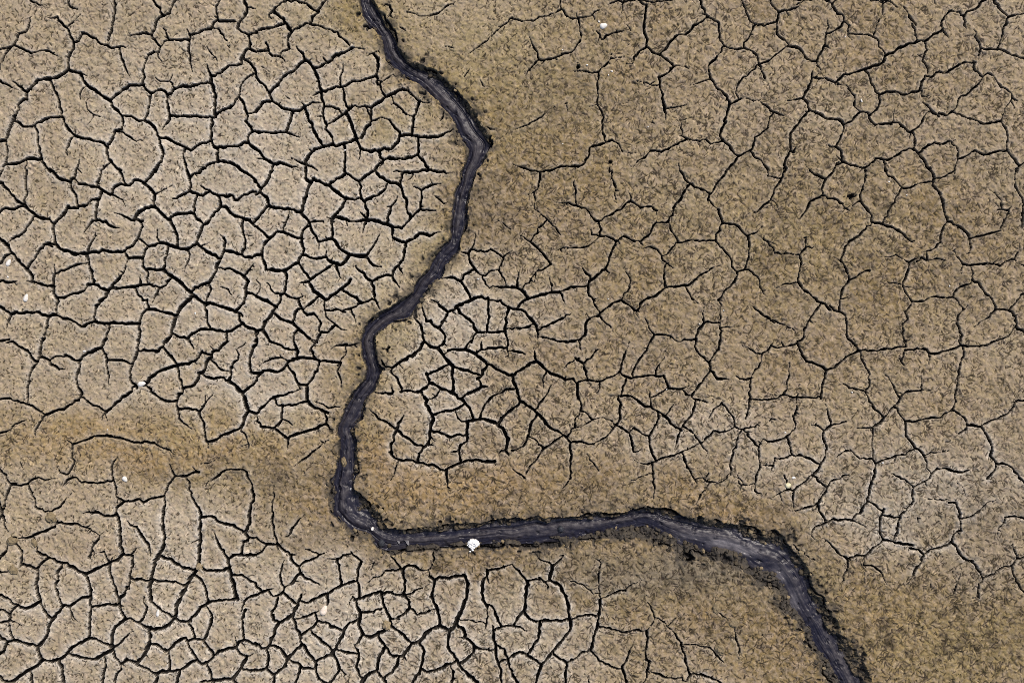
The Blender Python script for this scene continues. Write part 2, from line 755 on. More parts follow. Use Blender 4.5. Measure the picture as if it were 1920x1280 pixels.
(1, 3): '''3.5 12,0 12,8 13,14 15,20 16,24
4 0,19 3,22 7,24 10,24 16,24
3.5 0,32 4,30 8,26
5 16,24 20,28 24,30 26,33 28,38 32,41
3 26,32 30,32
5 32,41 33,45 36,49 42,52 48,55
4 33,46 29,50 26,54
3 36,2 31,7 27,12
4 27,12 25,17 23,19
3 21,36 19,42 18,48 19,54 21,58 20,60
3.5 33,40 37,37 43,35 47,32 53,30
2.5 37,28 42,30 47,31
4.5 0,53 4,59
4 0,62 4,60 9,58 14,57
3.5 9,59 13,63 18,62 20,60
4.5 20,60 24,64 30,69
4 16,63 15,70 13,77
5 31,70 32,66 33,63
3 35,60 34,63
4.5 33,66 37,68 42,66 48,63 54,61 60,57 64,55
4.5 64,55 70,53 76,52
4.5 64,55 63,48 62,42 61,37
3.5 53,35 58,35 63,35 68,32 73,29
3 72,31 77,35 79,37
4.5 79,37 76,44 76,52 77,60 77,64
6 53,63 53,70
4 35,79 41,77 47,74
3.5 44,76 46,81
4 46,82 43,86 38,89 34,92
5.5 31,70 28,76 23,80 17,83 14,88 11,95 10,100
4.5 17,83 13,81 11,77
5 28,76 29,82 30,88 33,93 34,99
4.5 46,82 52,83 58,86 65,89
5 60,102 63,95 66,88 70,83 75,80
6 72,63 75,67 77,73 78,76 77,82 78,87 80,92
5.5 75,65 82,63 90,61 98,60 106,62 112,63
4 78,75 85,75 93,73
5.5 80,92 85,94 90,92 97,88 101,84 101,79 99,78
5 94,62 95,68 98,75 101,80
3.5 101,80 106,79
4.5 112,63 115,67 115,72 112,75
4 112,76 107,80
5 112,62 111,54 110,46 110,44
3.5 100,46 105,44 110,43
4 110,44 107,40 103,35 100,31
4.5 110,43 114,40 120,41
3.5 120,41 125,44 130,43
3.5 113,62 119,59 125,57
3 98,43 94,48 88,49 84,53
3.5 89,37 85,44
2.5 133,28 133,37
3.5 162,41 162,45
4 130,48 133,51
5 131,64 133,57 134,51 137,49
5 137,49 144,50 150,48 156,47
6.5 157,48 159,54 158,62 155,71 152,78 150,84
5.5 132,64 135,70 137,78 138,85
6 138,85 132,87 127,91 122,97 117,99
6 138,85 142,87 145,89 149,84
5.5 145,88 144,95 144,101 148,106 151,111
5 151,84 155,87 157,92 156,94
5 152,94 157,94 161,97 164,100
5 164,101 163,105 159,109 154,112
5 164,101 170,103 179,103
5 151,111 145,114 139,117 134,119 125,120
7 151,111 155,118 160,123 166,128
4 148,119 148,125 147,128
4.5 186,41 180,43 173,43
5 173,43 173,48 170,52 170,58 170,66 170,71
3 173,48 175,54
4 173,69 178,72 181,79 184,85
2.5 173,69 174,78 172,87 169,92
2 154,81 160,81 167,82 172,84
5 192,85 184,86 178,89
5.5 178,89 178,95 180,101 180,108 182,113
4 182,113 184,120 184,128
4.5 181,99 186,102 187,107 189,111
4 183,113 189,110 192,108
5 189,111 190,116 192,119
3 177,84 177,88
3.5 117,74 121,77 127,76 130,74
5.5 101,85 107,89 112,94 117,98
5.5 117,98 113,104 110,108 103,109
5 92,93 95,98 99,103 103,108
4.5 107,109 106,114 102,120 97,124
3.5 110,108 113,112
5 95,103 92,109 91,116 90,120
5 122,98 126,104 125,111 123,119 119,125 117,128
5 90,119 95,124 97,128
6 90,119 84,122 79,128
4.5 76,103 77,109 75,116 77,121 80,126
4 80,93 77,97 74,100
4.5 60,103 67,105 75,107
5 57,104 54,100 49,97 45,93 42,91
5.5 60,102 57,105 51,109 45,112
5.5 57,105 60,110 62,116 62,119
5 62,119 59,123 55,128
3 62,117 68,122
5.5 44,112 40,107 37,102 34,98
5 44,112 45,119 47,125 52,128
5 44,117 39,117 35,117 33,115 31,113
4.5 33,116 31,122 30,128
4.5 23,110 28,113 31,113
5.5 34,99 29,104 24,110
5.5 24,110 20,105 18,102 14,99
5 23,111 20,117 13,121
5.5 11,100 8,102 9,110 8,117 13,122 13,128
5 0,118 8,117
5 0,100 4,102 8,101''',
(2, 0): '''2.5 0,13 4,15 8,16 16,16 20,13 27,12 32,10 37,7 39,8
3 39,8 41,12 45,14 49,14
3 37,0 36,3
3 49,14 54,13 59,12 62,9 68,7
4 48,10 50,14
3 50,14 51,20 52,26 51,31 48,35 45,39 42,40
3.5 42,40 36,42 31,44 25,45 20,45
3 20,45 16,49 12,53 10,58
2.5 13,28 15,33 17,37 19,43
2.5 63,23 66,26 67,30
3.5 67,30 73,26 79,24 84,23 90,23
2.5 84,0 83,6 82,11
3 84,1 90,0
3 96,0 98,3 101,4
3 101,1 107,2 114,1 121,0
4.5 101,4 100,10 99,17 99,23 101,28 101,35
3.5 101,35 96,38 93,41
3 93,43 90,48 85,48
2.5 76,44 81,43 86,42
4 75,40 74,44 71,48 67,51 65,54
3 65,54 60,55 53,53 44,54
2 49,47 49,52
3 65,54 64,61 64,69 64,78
3 64,78 67,83 69,88 68,94 68,100 70,106
2 64,78 58,80
3.5 58,111 64,109 70,107 75,105 80,108
3.5 58,111 58,116 55,122 50,125
4 50,125 44,125 36,125 28,128
3 0,123 6,125 12,127 17,128
4 101,35 105,39 111,41
4.5 111,41 115,37 119,31 125,26 130,26 135,22 138,19
3 138,18 143,16 146,14
4 111,41 116,45 120,48 121,50
2.5 121,50 127,49 130,50
4 121,50 118,54 113,57 110,58
4.5 110,58 111,64 113,71 114,79 115,88
2.5 115,88 116,93
2 107,88 104,94
2 93,61 99,62 106,64
3.5 141,0 142,5 143,11
3 145,10 150,14 155,17 155,23 156,30 159,34
4.5 159,34 164,36 169,37 174,36
3 172,0 175,6 177,12 179,16 183,18
3.5 183,18 192,18
3.5 183,20 178,28 174,32 174,36
4 174,36 180,38 184,41 185,46 187,53 190,58
3 192,46 186,48
3 186,48 180,53 172,60 169,64 168,70
2.5 185,56 192,60
4 159,34 156,40 153,44
4 153,44 149,47 147,51 149,58
3.5 149,59 143,61 138,63 131,64
4 149,59 152,64 157,68 161,72 163,78
4 163,79 168,76 172,74
2.5 172,74 179,75 186,76 190,79
5 163,79 161,87 159,94 157,98 156,102 158,105
2.5 119,81 126,80 132,78
2.5 125,88 127,93 128,99 127,103
3.5 104,113 108,113 112,114
4 112,114 117,112 122,109 128,106 132,104
3.5 127,102 131,104 138,105 146,105
4 146,105 149,108 154,107 158,105
5 158,105 163,109 166,114 170,117
2.5 83,114 89,115 95,115
3.5 104,113 100,118 94,121 91,125 89,128
5 170,117 174,115 179,113
4 179,113 181,109 182,103 188,99 192,96
3.5 179,114 185,119 192,127
4 170,117 167,122 163,126 161,128
2.5 123,118 125,124 126,128
2 0,98 8,95 16,91 22,88 26,84 32,80
2 41,73 41,80 41,88
3.5 73,124 75,128''',
(2, 1): '''3.5 17,0 21,1 28,0
3 21,1 20,9 19,14 16,16 12,18
2 17,16 17,24 17,29 21,32 25,35 30,41
3 31,42 34,45 37,49
3 25,38 21,42 17,48 14,53
3 5,48 9,50 13,53 18,57
3.5 18,57 23,62 27,67 31,72
3 29,70 25,73 22,75
2.5 18,76 15,80 13,84 10,85
3 46,4 46,10 48,16 49,25
4 33,24 40,24 48,26 55,28 58,31
4 58,31 61,36 65,38
3 65,38 67,44 66,49
4 66,38 72,34 77,31 83,28 86,24 89,23
4 73,1 75,6 78,13
2.5 78,13 77,18 78,22
3 88,17 89,23
3.5 89,23 94,26 100,27 108,29
2 109,30 109,35 108,39
3.5 108,39 116,39
3.5 60,48 66,49 73,50 79,53
2 59,44 60,48
3 43,58 50,58 58,56 63,52 66,49
2.5 33,60 38,58
3 80,52 84,49
3.5 84,49 90,52
3.5 92,53 97,53
4 97,53 102,49 105,44 108,39
3 96,53 100,58
3 104,57 109,59 112,63
3.5 112,63 113,67 116,69
2.5 116,69 121,73
3.5 116,69 114,74 114,80 115,87
4.5 134,10 129,16 127,21 123,25 121,31 118,37 117,39
3 118,39 121,47 125,53
3 116,63 120,58 123,54 127,54 135,52 141,53 152,52
4 126,0 130,7 135,10
3.5 135,10 140,13 146,15
3.5 161,0 157,6 152,13 148,18 147,22
3 144,21 148,22 152,27 155,29
4.5 155,29 157,36 158,39
4 158,39 164,40 170,42 174,47 177,49
3.5 158,40 156,45 153,48
3 153,48 153,53 156,57 161,62 165,68
3.5 165,68 165,72 169,76
3.5 177,49 184,46 188,42
4 177,49 178,56 178,63 176,70 175,74
3.5 169,76 175,74
3 175,74 180,76 184,79 186,85 188,90 191,94
4.5 169,76 167,83 164,87 159,91 157,95 155,97
3 155,97 157,101 156,108 156,116
4 156,117 157,121 156,128
3 155,98 156,96
3 157,118 162,117 167,117
3 156,114 150,114 144,114
3 143,107 144,113
5 144,114 140,119 138,124 138,127
5 138,126 132,127 124,128
5 78,53 76,58 74,63 72,70 70,74
3 71,74 74,77
4.5 70,74 64,78 58,83 57,86
3.5 52,70 54,75 57,80
4 57,86 49,87 44,87 38,90 36,91
5 36,91 30,91 22,93 16,95 10,97
3 28,80 30,86
3.5 36,91 38,96 40,101
3.5 57,86 57,91 61,97 63,102
4.5 5,76 4,82 4,88
5 0,88 4,88 9,91 11,95
4 9,97 6,100 4,103
4.5 0,102 4,104 10,106 14,111 18,116 19,120
4 19,120 19,127
4.5 19,120 25,117 31,114 37,111 45,106
4 0,119 8,118 15,117
2.5 88,86 84,92 82,96
2.5 83,73 87,78 89,84 89,88
4 82,97 76,99 71,103 66,107 65,109
4.5 65,109 60,110 57,112
2.5 55,106 57,109
4.5 57,112 55,117 55,123 51,127 47,128
3.5 67,109 71,115 76,121
4 82,97 88,101 93,105
4.5 129,86 123,87 115,88 110,92 105,95 98,98 96,100
4 96,100 94,105 93,107 95,111
4 129,86 135,84 140,79 146,76
2.5 146,76 150,73 157,71
3 130,86 133,92 135,96 139,99 144,102
3.5 99,110 102,115 103,119 107,123
3.5 107,123 113,123 119,124
3.5 107,124 104,128
4 192,24 187,28 184,31
2.5 184,31 180,33
3.5 23,125 28,126 36,128 44,128
4 192,110 187,107 183,104 179,101
2 188,50 192,54
2 128,96 128,101
2 185,51 192,53''',
(2, 2): '''5 0,7 5,8 10,10
4.5 16,3 17,9 18,14
5 18,15 12,18 6,22 1,26
5.5 18,15 24,20 29,24
4.5 29,24 35,26 40,29
3.5 40,29 46,28 49,32
5.5 0,26 2,32 4,38 6,45
5 6,45 11,48 16,51 19,54
6 19,54 24,59 29,65
4.5 29,65 34,67 38,70 41,72
3.5 41,72 44,76 44,83 44,92 44,102
3 44,103 41,107 38,110
4 5,46 3,49 0,51
3 17,51 22,45 26,40 28,35 30,32
3 25,23 23,28 24,35
4 19,54 15,60 13,67 11,74
3 11,74 8,79 4,81 0,82
3.5 38,71 33,74 28,78 23,81 20,86
3 20,86 15,92 11,98 9,103
2.5 15,72 19,75 23,80
3 0,95 3,98 6,101
3.5 50,0 51,5 52,7
3.5 47,12 43,16 39,20
4.5 50,13 54,18 57,26
3.5 54,17 59,13 63,7 67,1
4.5 49,32 49,38 50,43
3 50,43 52,48 51,53 47,59 48,64
3 51,52 55,53 60,58
3.5 49,31 55,29 62,30 67,30
4 67,30 73,27 78,25 81,23
3.5 81,23 83,15 85,9 87,4 88,0
3.5 81,23 87,27
4 104,0 101,7 97,12 93,18 91,22 91,27
3 66,30 66,35 63,40
4 86,27 92,27 100,26 108,26 114,26
4 86,28 83,34 82,41
3 115,7 114,13 110,18 108,22 108,26
4.5 114,26 116,31 118,35
4.5 118,35 125,36 129,35 133,33
3.5 118,36 113,38 108,41 104,42
3.5 102,36 104,43 105,49
3.5 73,41 82,41
5 82,41 89,41 95,45 100,49 104,49
4.5 104,49 110,53
4 80,42 81,50 81,58 78,62
2.5 75,60 69,57 63,58 57,61 52,64
4 78,63 73,69 68,73 62,76
3.5 45,75 51,75 57,77 61,77
2.5 61,77 61,80
3 48,62 43,71
4.5 78,63 84,66 88,69
3 88,68 91,65 95,64
4 88,69 90,75 91,83
2.5 91,83 97,81
5 110,53 109,60 106,66 103,71
4 92,66 97,69 102,71
4.5 103,71 103,77 105,83 107,88
5 110,53 116,57 121,63 126,66
4 138,45 136,51 133,57 129,62 126,68 124,74 122,81
3.5 128,64 134,67 138,72 142,77
2.5 142,77 145,81 147,83 145,87
2.5 116,54 119,50 123,45
4.5 127,36 131,40 136,43 141,44
3 141,44 147,46
4 135,41 139,35 144,28 148,22
4 156,0 155,6 151,11 148,16 149,22
3.5 138,6 142,11 147,16
3.5 139,0 138,6
4 149,22 154,28 160,28 166,30
3.5 167,25 171,28 176,29 179,28
3.5 192,7 188,9 187,15 183,21 179,28
3.5 179,28 179,36 178,44 177,52 175,58
3 178,44 192,44
3 175,58 173,60
2.5 172,2 179,6 186,10
3.5 157,46 151,51 149,55 147,61
3.5 156,43 158,47
4 158,47 162,52 166,57 167,64
4 142,76 148,71 151,67 158,68 164,66 167,64
3.5 167,64 173,66
3.5 173,66 180,64 186,61
3.5 172,67 168,75 166,84 164,91 164,99
3.5 174,67 179,73 185,79
3 185,79 185,88 186,94
3 185,79 188,73
2.5 186,93 192,93
3.5 186,94 183,101 182,107 182,112
3 169,100 170,106 172,108 179,106
3 172,108 171,112
3 164,100 159,104 154,106 146,105
2.5 146,105 143,102 140,102
2 148,94 147,102
2.5 149,109 142,114 138,122 134,126
4 127,83 121,86 114,87 108,90 102,92
2.5 102,92 96,91 92,89
2.5 127,83 134,80 140,77
4.5 128,84 130,90 133,96
4 133,96 136,102 139,107
2.5 133,95 138,95
3 105,91 106,99 107,108
2 107,110 106,118
3 56,84 60,90 65,97
2.5 89,104 95,102 101,100
3.5 182,112 187,114
2 37,48 44,47''',
(2, 3): '''5 0,39 5,44 8,48 10,52
3 16,30 20,35 25,37 30,40
4 39,32 35,37 30,40
5.5 30,40 29,46 28,51
3.5 28,51 24,53
4.5 11,52 15,51 21,49
3.5 21,51 26,54 28,57
5.5 11,51 11,60 10,68 10,72 8,75
5 8,75 4,79 1,84
4 0,85 6,86 12,89
5.5 9,75 13,80 18,82 25,81 34,81 42,82
6 29,51 35,54 39,61 42,69 43,77 44,83
5 44,81 50,78 56,77 62,78
5.5 66,67 66,72 65,79 64,87 61,94 60,101 59,103
3 66,41 65,48 65,55 66,60 66,66
2 61,34 66,37
2.5 40,50 47,52 54,55 59,59 65,61
3.5 69,66 74,62 79,60 85,59
2.5 85,59 89,55 97,51
6 44,83 44,87 39,94 34,100 30,105
5 21,83 21,90 18,97 14,103 11,107
5.5 0,107 5,105 10,106 16,110 22,114
5.5 22,114 26,110 30,105
5.5 22,114 20,120 18,126
5 31,105 36,110 41,113
5 41,113 47,110 53,105 59,103
5 41,113 40,120 40,128
5 0,118 1,123 4,127
4 58,104 64,109 70,114 77,117 83,118
4.5 91,99 88,105 86,111 83,116
4.5 83,118 85,123 86,128
3 54,121 57,125 58,128
4 66,86 73,87 80,89 88,90 95,89
3.5 95,88 101,89 104,85
4.5 101,89 102,95 101,101 100,106
5 100,106 103,112 102,117 101,120
4 101,120 100,126 97,128
3 100,106 98,112
4 102,120 108,121 115,124 122,125 128,124
2.5 101,62 103,69 106,75 107,79
2 128,73 125,78 121,81
3 113,82 118,87 123,92 127,98
4.5 127,98 128,104 130,111 132,117 133,122
2.5 128,99 136,99 144,101 149,102
3 149,102 153,107 158,112 163,116
4.5 128,120 128,126 131,127 134,122
4.5 134,122 142,122 149,124 155,127
3.5 154,75 158,78 162,81
3.5 167,87 168,92 169,97
3 171,103 170,110
2 188,92 192,97''',
(3, 0): '''4 2,0 3,4 6,7 8,9
4 8,9 12,8 17,7 21,4
3 23,5 29,0
4 8,9 7,16
3.5 0,18 7,16
4 7,16 7,21 7,26 11,29 15,32 16,35
3.5 0,46 6,41 10,38 14,35
4.5 16,35 20,35 24,37 27,41 29,44 33,46 37,46
3 37,46 37,50
3 30,0 36,0
3.5 43,0 48,3 52,0
4 48,3 50,7 52,11
3 52,10 56,11 57,13 57,16
4 57,16 55,20 50,23 46,25 44,25
3 57,16 62,20
2.5 44,14 45,18 44,25
4.5 44,25 43,33 41,38 38,42 37,46
4 43,34 47,37
2.5 59,22 60,27 63,30
3 63,25 69,26 74,26 79,28
2.5 87,4 86,10 83,16 81,23 79,28
4 79,28 83,31 83,35 87,39 88,41
3 81,1 85,2 89,1
4 89,1 93,2 96,5 98,6
4 101,4 104,8 106,13 108,18
3 111,19 111,29
2 125,0 126,4
4.5 136,6 133,12 130,17 131,22
3 131,23 134,27 136,31
4.5 131,22 127,25 122,28 118,31 112,31
5 112,31 105,33 98,36 94,40 88,42
5 88,42 87,46 82,49 76,51 72,52
4.5 72,52 66,54 61,56
4 61,56 57,56 54,59 51,62
3.5 34,59 40,59 45,60 51,62
2.5 51,62 56,64 60,67
5 33,51 33,58 32,62 30,67 27,72 26,74
4.5 26,74 30,78 31,83
3 26,74 20,75 12,76
5 31,83 37,85 43,89 48,89 55,91 57,94
4 72,53 75,55 77,60 80,66 82,70 84,71
3 62,68 65,72 65,80 68,83
4 84,71 84,76 82,82 79,86
4 84,71 89,69 95,69 100,71 105,71 108,69 114,68
4.5 118,57 115,62 114,67 115,72 116,77
4 119,79 122,83 128,85
3 117,31 119,38 117,42 116,46 120,52 119,57
2.5 112,41 116,44
4 118,57 122,58 128,54 132,55 138,52 143,49 147,47 154,46
3 136,9 141,9 146,12
4 162,0 158,5 153,8 149,9 147,12
4 147,12 147,19 149,22
4.5 169,0 173,6 177,10 180,13
4.5 180,13 192,10
4.5 179,14 177,20 176,26 174,33 173,37
3 154,22 156,25 155,28 158,32 159,36
4 159,36 158,45
4 159,37 166,37 172,37
4 173,38 180,40 186,42 192,44
3 155,47 155,53 160,57
3 165,55 169,57 172,62 175,66 182,70
4 165,55 161,58 158,63 152,68 148,72 145,72
4 145,72 142,77 141,81 138,84
3 182,70 183,74 181,77 177,82 176,87 175,92
3 183,74 187,76
5 138,84 134,87 127,88
4.5 138,84 144,86 151,89 157,91 162,93 168,92 175,91
4 175,91 178,96 179,101 179,107 179,113
5 179,113 183,118 188,124
4.5 192,122 188,125 184,128
4 114,114 120,109 125,107 131,108 138,106 141,105
4 143,119 149,117 155,113 159,115 164,116 171,114 178,113
3 138,107 143,114 143,119 141,124 140,128
5 108,99 110,105 110,110 109,112
5 109,112 113,115 117,120 122,126
4.5 107,100 112,96 115,93
4 115,93 117,88 120,84 123,83
4.5 92,94 94,92 98,92 101,95 107,99
4 77,96 83,93 91,92
3 94,80 94,86 94,92
3.5 75,85 77,91 80,93
4.5 58,94 63,91 67,86 69,84 75,85
4 57,94 56,100 54,105 51,110
4.5 109,112 101,113 96,117 90,120 81,119
4.5 81,119 76,124 71,126 65,124 60,123 56,121
4 56,121 50,123
4 51,110 55,113 57,118
3 42,106 47,110 51,110
4.5 31,84 26,88 21,95 17,100
4 17,100 17,106 17,112 15,117 13,121 12,126
4.5 0,81 4,84 9,86 15,88
3.5 4,85 1,90 0,97
3 18,113 23,115
3 52,123 50,128
4 86,123 88,128
3 25,122 31,128
2.5 72,125 73,128
2.5 184,88 189,86 192,84
3 21,110 20,112''',
(3, 1): '''4 13,1 11,5 8,10 5,14 4,18 2,22 0,24
3 0,4 5,5 10,5
4 32,0 35,3 42,4
3.5 49,0 46,4 43,7 41,12 41,18
4 41,19 36,21 32,23 30,27 27,32 24,36 22,41
3.5 41,20 47,21 52,22 56,25
4 74,0 73,5 72,10 71,14 69,19
3 57,29 62,26 69,23
4.5 69,19 70,24 74,29 78,34 78,38
4 78,39 85,40 92,42 98,45 103,50
2.5 103,50 109,54
4 77,39 73,44 69,48 65,51 61,53 58,57 57,61 56,66
3 86,38 90,31 95,24 98,18 99,14
3.5 89,0 90,4 94,5 96,8 99,11 101,13 106,13 110,11 116,9 124,8
4.5 122,0 125,5 124,11
3.5 125,6 134,4 140,2
5 124,11 129,17 131,23 132,29 133,34 135,38
4 135,38 131,44 129,50 129,54
3.5 129,54 122,60
4.5 135,38 141,41 147,45 150,48 151,51
3.5 151,51 159,49 167,47 174,45
3 174,45 176,40 179,35 181,30
3 171,30 176,29 182,31
3.5 151,51 152,57 151,62
4 187,0 185,5 185,12 188,17 191,23 191,32
3 185,34 191,32
2.5 166,14 172,19 175,22 175,27
3 189,54 188,60 185,66
3.5 185,66 178,68 175,71 171,75
4 154,70 160,70 168,70 174,71
2.5 184,70 192,71
4 135,59 140,61 143,66 146,70 152,71
2.5 152,71 154,77 153,82 152,85 147,86
2.5 144,71 145,77
2.5 28,46 28,53 28,58
3.5 28,60 24,63 19,63
3 4,58 5,62 10,63 14,62
2.5 28,57 35,57 39,55
4 24,63 25,70 23,77 23,84
2.5 4,89 10,86 16,85 22,84
4 23,84 26,89 31,92 36,96 37,98
4.5 37,98 43,100 47,101
4.5 40,100 35,106 31,112 27,119
4 27,119 27,125 22,128
3.5 5,114 11,115 16,118 20,120
4 0,110 4,112
3 45,104 50,105 55,106
4 48,64 53,67 56,69 58,73 60,78 61,82
4 61,82 57,87 55,93 54,99 54,104
3.5 61,82 67,79 73,75 79,74
3.5 55,106 58,108 59,114 59,120 60,126 63,128
4 106,69 105,75 103,81 101,86
3 86,65 91,65 96,63 101,66 106,69
4 106,69 113,68
3.5 111,66 115,65 118,67 126,66 131,67 136,68
3.5 118,59 119,65
3 87,83 94,84 101,86
3.5 101,86 103,91 106,95 108,98
3.5 108,98 117,98 122,95 129,95 139,95
4 139,95 140,92 142,89
3 142,89 146,87
3.5 108,98 106,103 103,106 105,111 101,115 101,122 102,128
3.5 139,95 143,98 146,103
3.5 150,101 146,105 143,109 142,115 144,121 143,127
4 155,82 159,86 162,91 166,94 169,99 171,104
3.5 171,104 176,104 181,105
3 171,104 166,110 160,113 155,117
4.5 181,105 186,110 186,116
4.5 186,117 192,122
3 181,104 185,100 187,97 190,94
3 186,117 182,122 176,126
2.5 4,23 7,26 8,30
2 72,73 76,75''',
(3, 2): '''3.5 5,0 2,4 0,7
3 2,3 7,5 11,4 17,3 22,1
4 22,0 24,6 26,11 29,15
4 29,15 36,17 41,19 44,22
5 44,22 50,20 54,16 60,11 65,9 68,7
3.5 63,0 68,6
4 68,7 77,7 85,6 95,5 104,4
3.5 103,0 104,4
3.5 103,6 112,5 119,6 121,9
4 121,9 128,9 134,7 141,5 145,3 145,0
3.5 145,3 150,4 159,4 166,2 170,0
3 121,9 121,14 121,19
3 103,7 102,11 99,13
3 69,8 71,15 75,22 76,29
3 76,30 76,34 74,37
3 52,30 57,32 61,35 68,36 73,38
4 73,38 76,45 80,51 85,55 87,57
4 87,58 90,54 93,50 96,48
3.5 95,48 98,45 100,41 104,38
3.5 105,37 113,37 125,36
3 88,25 92,30 95,36 97,40 100,43
2.5 113,22 115,27 115,34
2.5 103,19 100,16
3.5 146,5 147,11 144,17 143,25 142,32 141,38 141,45 139,49
3.5 95,50 99,55 103,59
4.5 103,60 111,60 118,58 124,57 130,57
3 130,57 135,53 138,51
4 138,51 143,54 147,57 148,62
4.5 149,63 155,63 160,64
4 160,64 166,60 173,58 180,54 184,50
4 183,51 185,46 188,44 192,45
4.5 160,64 164,70 167,76 168,82 167,86
4.5 167,86 171,91
4.5 171,91 170,97 165,102
4 171,91 178,92 184,95 188,100 191,104
3.5 149,63 148,66 143,69
2.5 143,69 140,72 133,75
4.5 103,60 103,65 103,70
4 103,70 107,75 110,80 115,83 117,86
3 117,86 119,91 119,95
3 118,85 122,83 130,83 136,82
3 110,81 103,85 95,86
4 95,86 90,88 84,90 81,92
4.5 87,57 84,61 79,64
4 79,64 79,70 78,77 79,85 79,89 81,92
2.5 79,65 74,65 67,65
3.5 78,88 69,88
2.5 69,88 65,85 62,82
4 62,81 56,83 52,86 48,90
5 81,92 80,99 78,104 76,110 75,116 74,121 71,127
2.5 75,120 81,123 87,126
3 90,98 96,101 104,105 108,108
4 109,110 113,107 117,105 122,100 127,96
4 127,95 133,95 138,97 143,98 149,97 155,95
3 118,105 120,110
4 109,110 108,116 109,119
4 109,120 104,126 101,128
2.5 120,118 127,119 136,121
3.5 136,119 141,121 143,127
3 160,126 164,121 171,119
4.5 44,22 43,27 41,33 40,39 39,43
3 40,42 39,46
3.5 43,47 45,53 47,60 47,63
3.5 47,63 53,62 59,60
2.5 59,60 61,60
4.5 47,63 42,67 41,70
4.5 41,70 42,75 44,80 43,86 40,91
5 40,91 37,97 34,100
4 35,101 40,106 44,110
4 44,110 49,104 54,103 59,100 63,101
4.5 44,110 40,117 37,121
3.5 37,122 39,128
4 37,122 31,124 27,125
4 34,101 28,105 22,109 19,113
3 19,112 17,110
3.5 17,115 19,122 21,128
3.5 3,117 8,114 14,110
4 14,104 12,100
3.5 5,87 4,92 2,98
4 0,93 3,93
3 0,44 6,43 12,40
3 12,40 14,33 16,24 16,16
3.5 12,40 18,42 23,42 31,42 40,41
3 22,43 22,50 19,56
3 19,57 21,62 20,66
4 20,66 14,71 8,74 4,75 0,75
4 14,71 16,77 18,84
3.5 18,85 14,87 9,88
4 18,85 26,86 32,88 36,91 39,92
3.5 33,63 37,63
2.5 2,58 7,59
2 141,104 147,112 148,116
2.5 163,102 166,103''',
(3, 3): '''4 40,1 42,4 43,8
4 43,8 38,10 34,13 32,17 35,20
4.5 43,8 49,5 55,6 63,6
3.5 63,6 65,3 69,0
3.5 63,6 68,8 72,10 75,13
4.5 87,0 84,6 84,12 85,18 87,21
4 87,3 92,3 99,4
4.5 102,0 99,5 97,12 94,20
5 86,21 82,25 77,29 73,33
4.5 73,33 67,32 61,35
3.5 60,36 60,41 57,46 55,53 53,56
4 59,35 54,32 50,27 45,22 42,20
3.5 73,33 72,40
3 72,40 80,41 85,45 87,50 89,54
2.5 73,42 72,49 73,57
4.5 87,21 94,22 101,24 107,27
4.5 109,25 113,28 117,32
4.5 117,32 115,37 112,41 109,46 107,50 104,54
4.5 117,32 122,28 128,27 134,25 138,21
4.5 138,21 140,16 145,14
4.5 144,0 144,6 145,14
3 145,5 150,4 155,1
4 138,21 142,28 145,33 149,37
4 153,34 155,39 159,45 161,50
3.5 149,36 153,37
4 161,50 167,47 173,43 181,41 184,39 187,35
4 187,35 192,34
3 187,35 185,29 182,24
3 184,41 184,47 186,52 189,57 192,60
4 161,51 158,56 158,62 158,66
2.5 153,64 158,64
3 145,43 143,50 141,56 139,62 133,64
3 122,52 122,58 123,61
4 185,3 190,4 192,5
3.5 185,3 178,4 177,8
2.5 177,8 173,12 172,18
2.5 112,3 113,8
2.5 18,23 22,28 28,32 34,35 41,38
3.5 180,4 184,3''',
}
# edges of the channel bed: (column, row), then "x,y" pairs and, for each, the width of the crumbled bank beside it
BED_L = [((1, 0), "79,-12 78,0 79,5 81,11 85,16 89,20 93,26 95,31 96,37 99,44 104,49 110,54 116,58 122,61 128,66 134,73 140,80 147,87 150,93 153,101 158,106 160,111 160,116 157,123",
          "3 3 3 3 5 8 5 3 4 8 9 8 8 6 3 2 2 2 4 9 7 3 3 3"),
         ((1, 1), "155,0 154,9 150,18 149,28 147,38 147,47 145,54 138,60 133,66 129,75 122,82 118,91 110,97 102,104 92,109 84,117 79,124",
          "3 3 6 5 4 4 5 7 6 4 3 3 5 6 7 6 4"),
         ((1, 2), "78,0 80,8 82,14 84,20 83,28 77,35 70,45 66,54 62,62 61,67 63,73 63,80 63,86 62,92 60,100 58,107 60,113 59,120 58,128",
          "3 3 4 4 4 5 6 5 4 6 6 4 8 9 6 10 14 14 10"),
         ((1, 3), "62,4 65,8 69,11 74,14 81,15 85,17 90,22 94,25 102,27 112,25 125,25 135,24 145,24 155,22 165,22 175,21 185,20",
          "8 8 12 14 12 9 9 11 10 8 7 6 6 8 12 14 12"),
         ((2, 3), "0,22 10,20 20,20 30,19 40,18 50,18 58,17 66,16 72,13 80,12 90,10 100,8 106,10 112,13 120,17 130,22 140,24 150,26 160,28 170,31 178,35 184,39 190,43",
          "9 12 16 18 16 16 14 16 22 26 28 30 34 32 30 30 30 30 26 26 30 32 34"),
         ((3, 3), "0,42 6,46 12,52 16,60 20,68 24,75 28,81 33,88 37,96 42,104 46,110 50,118 54,124 56,128 61,140",
          "34 34 34 30 26 22 20 22 24 22 22 24 22 20 20")]
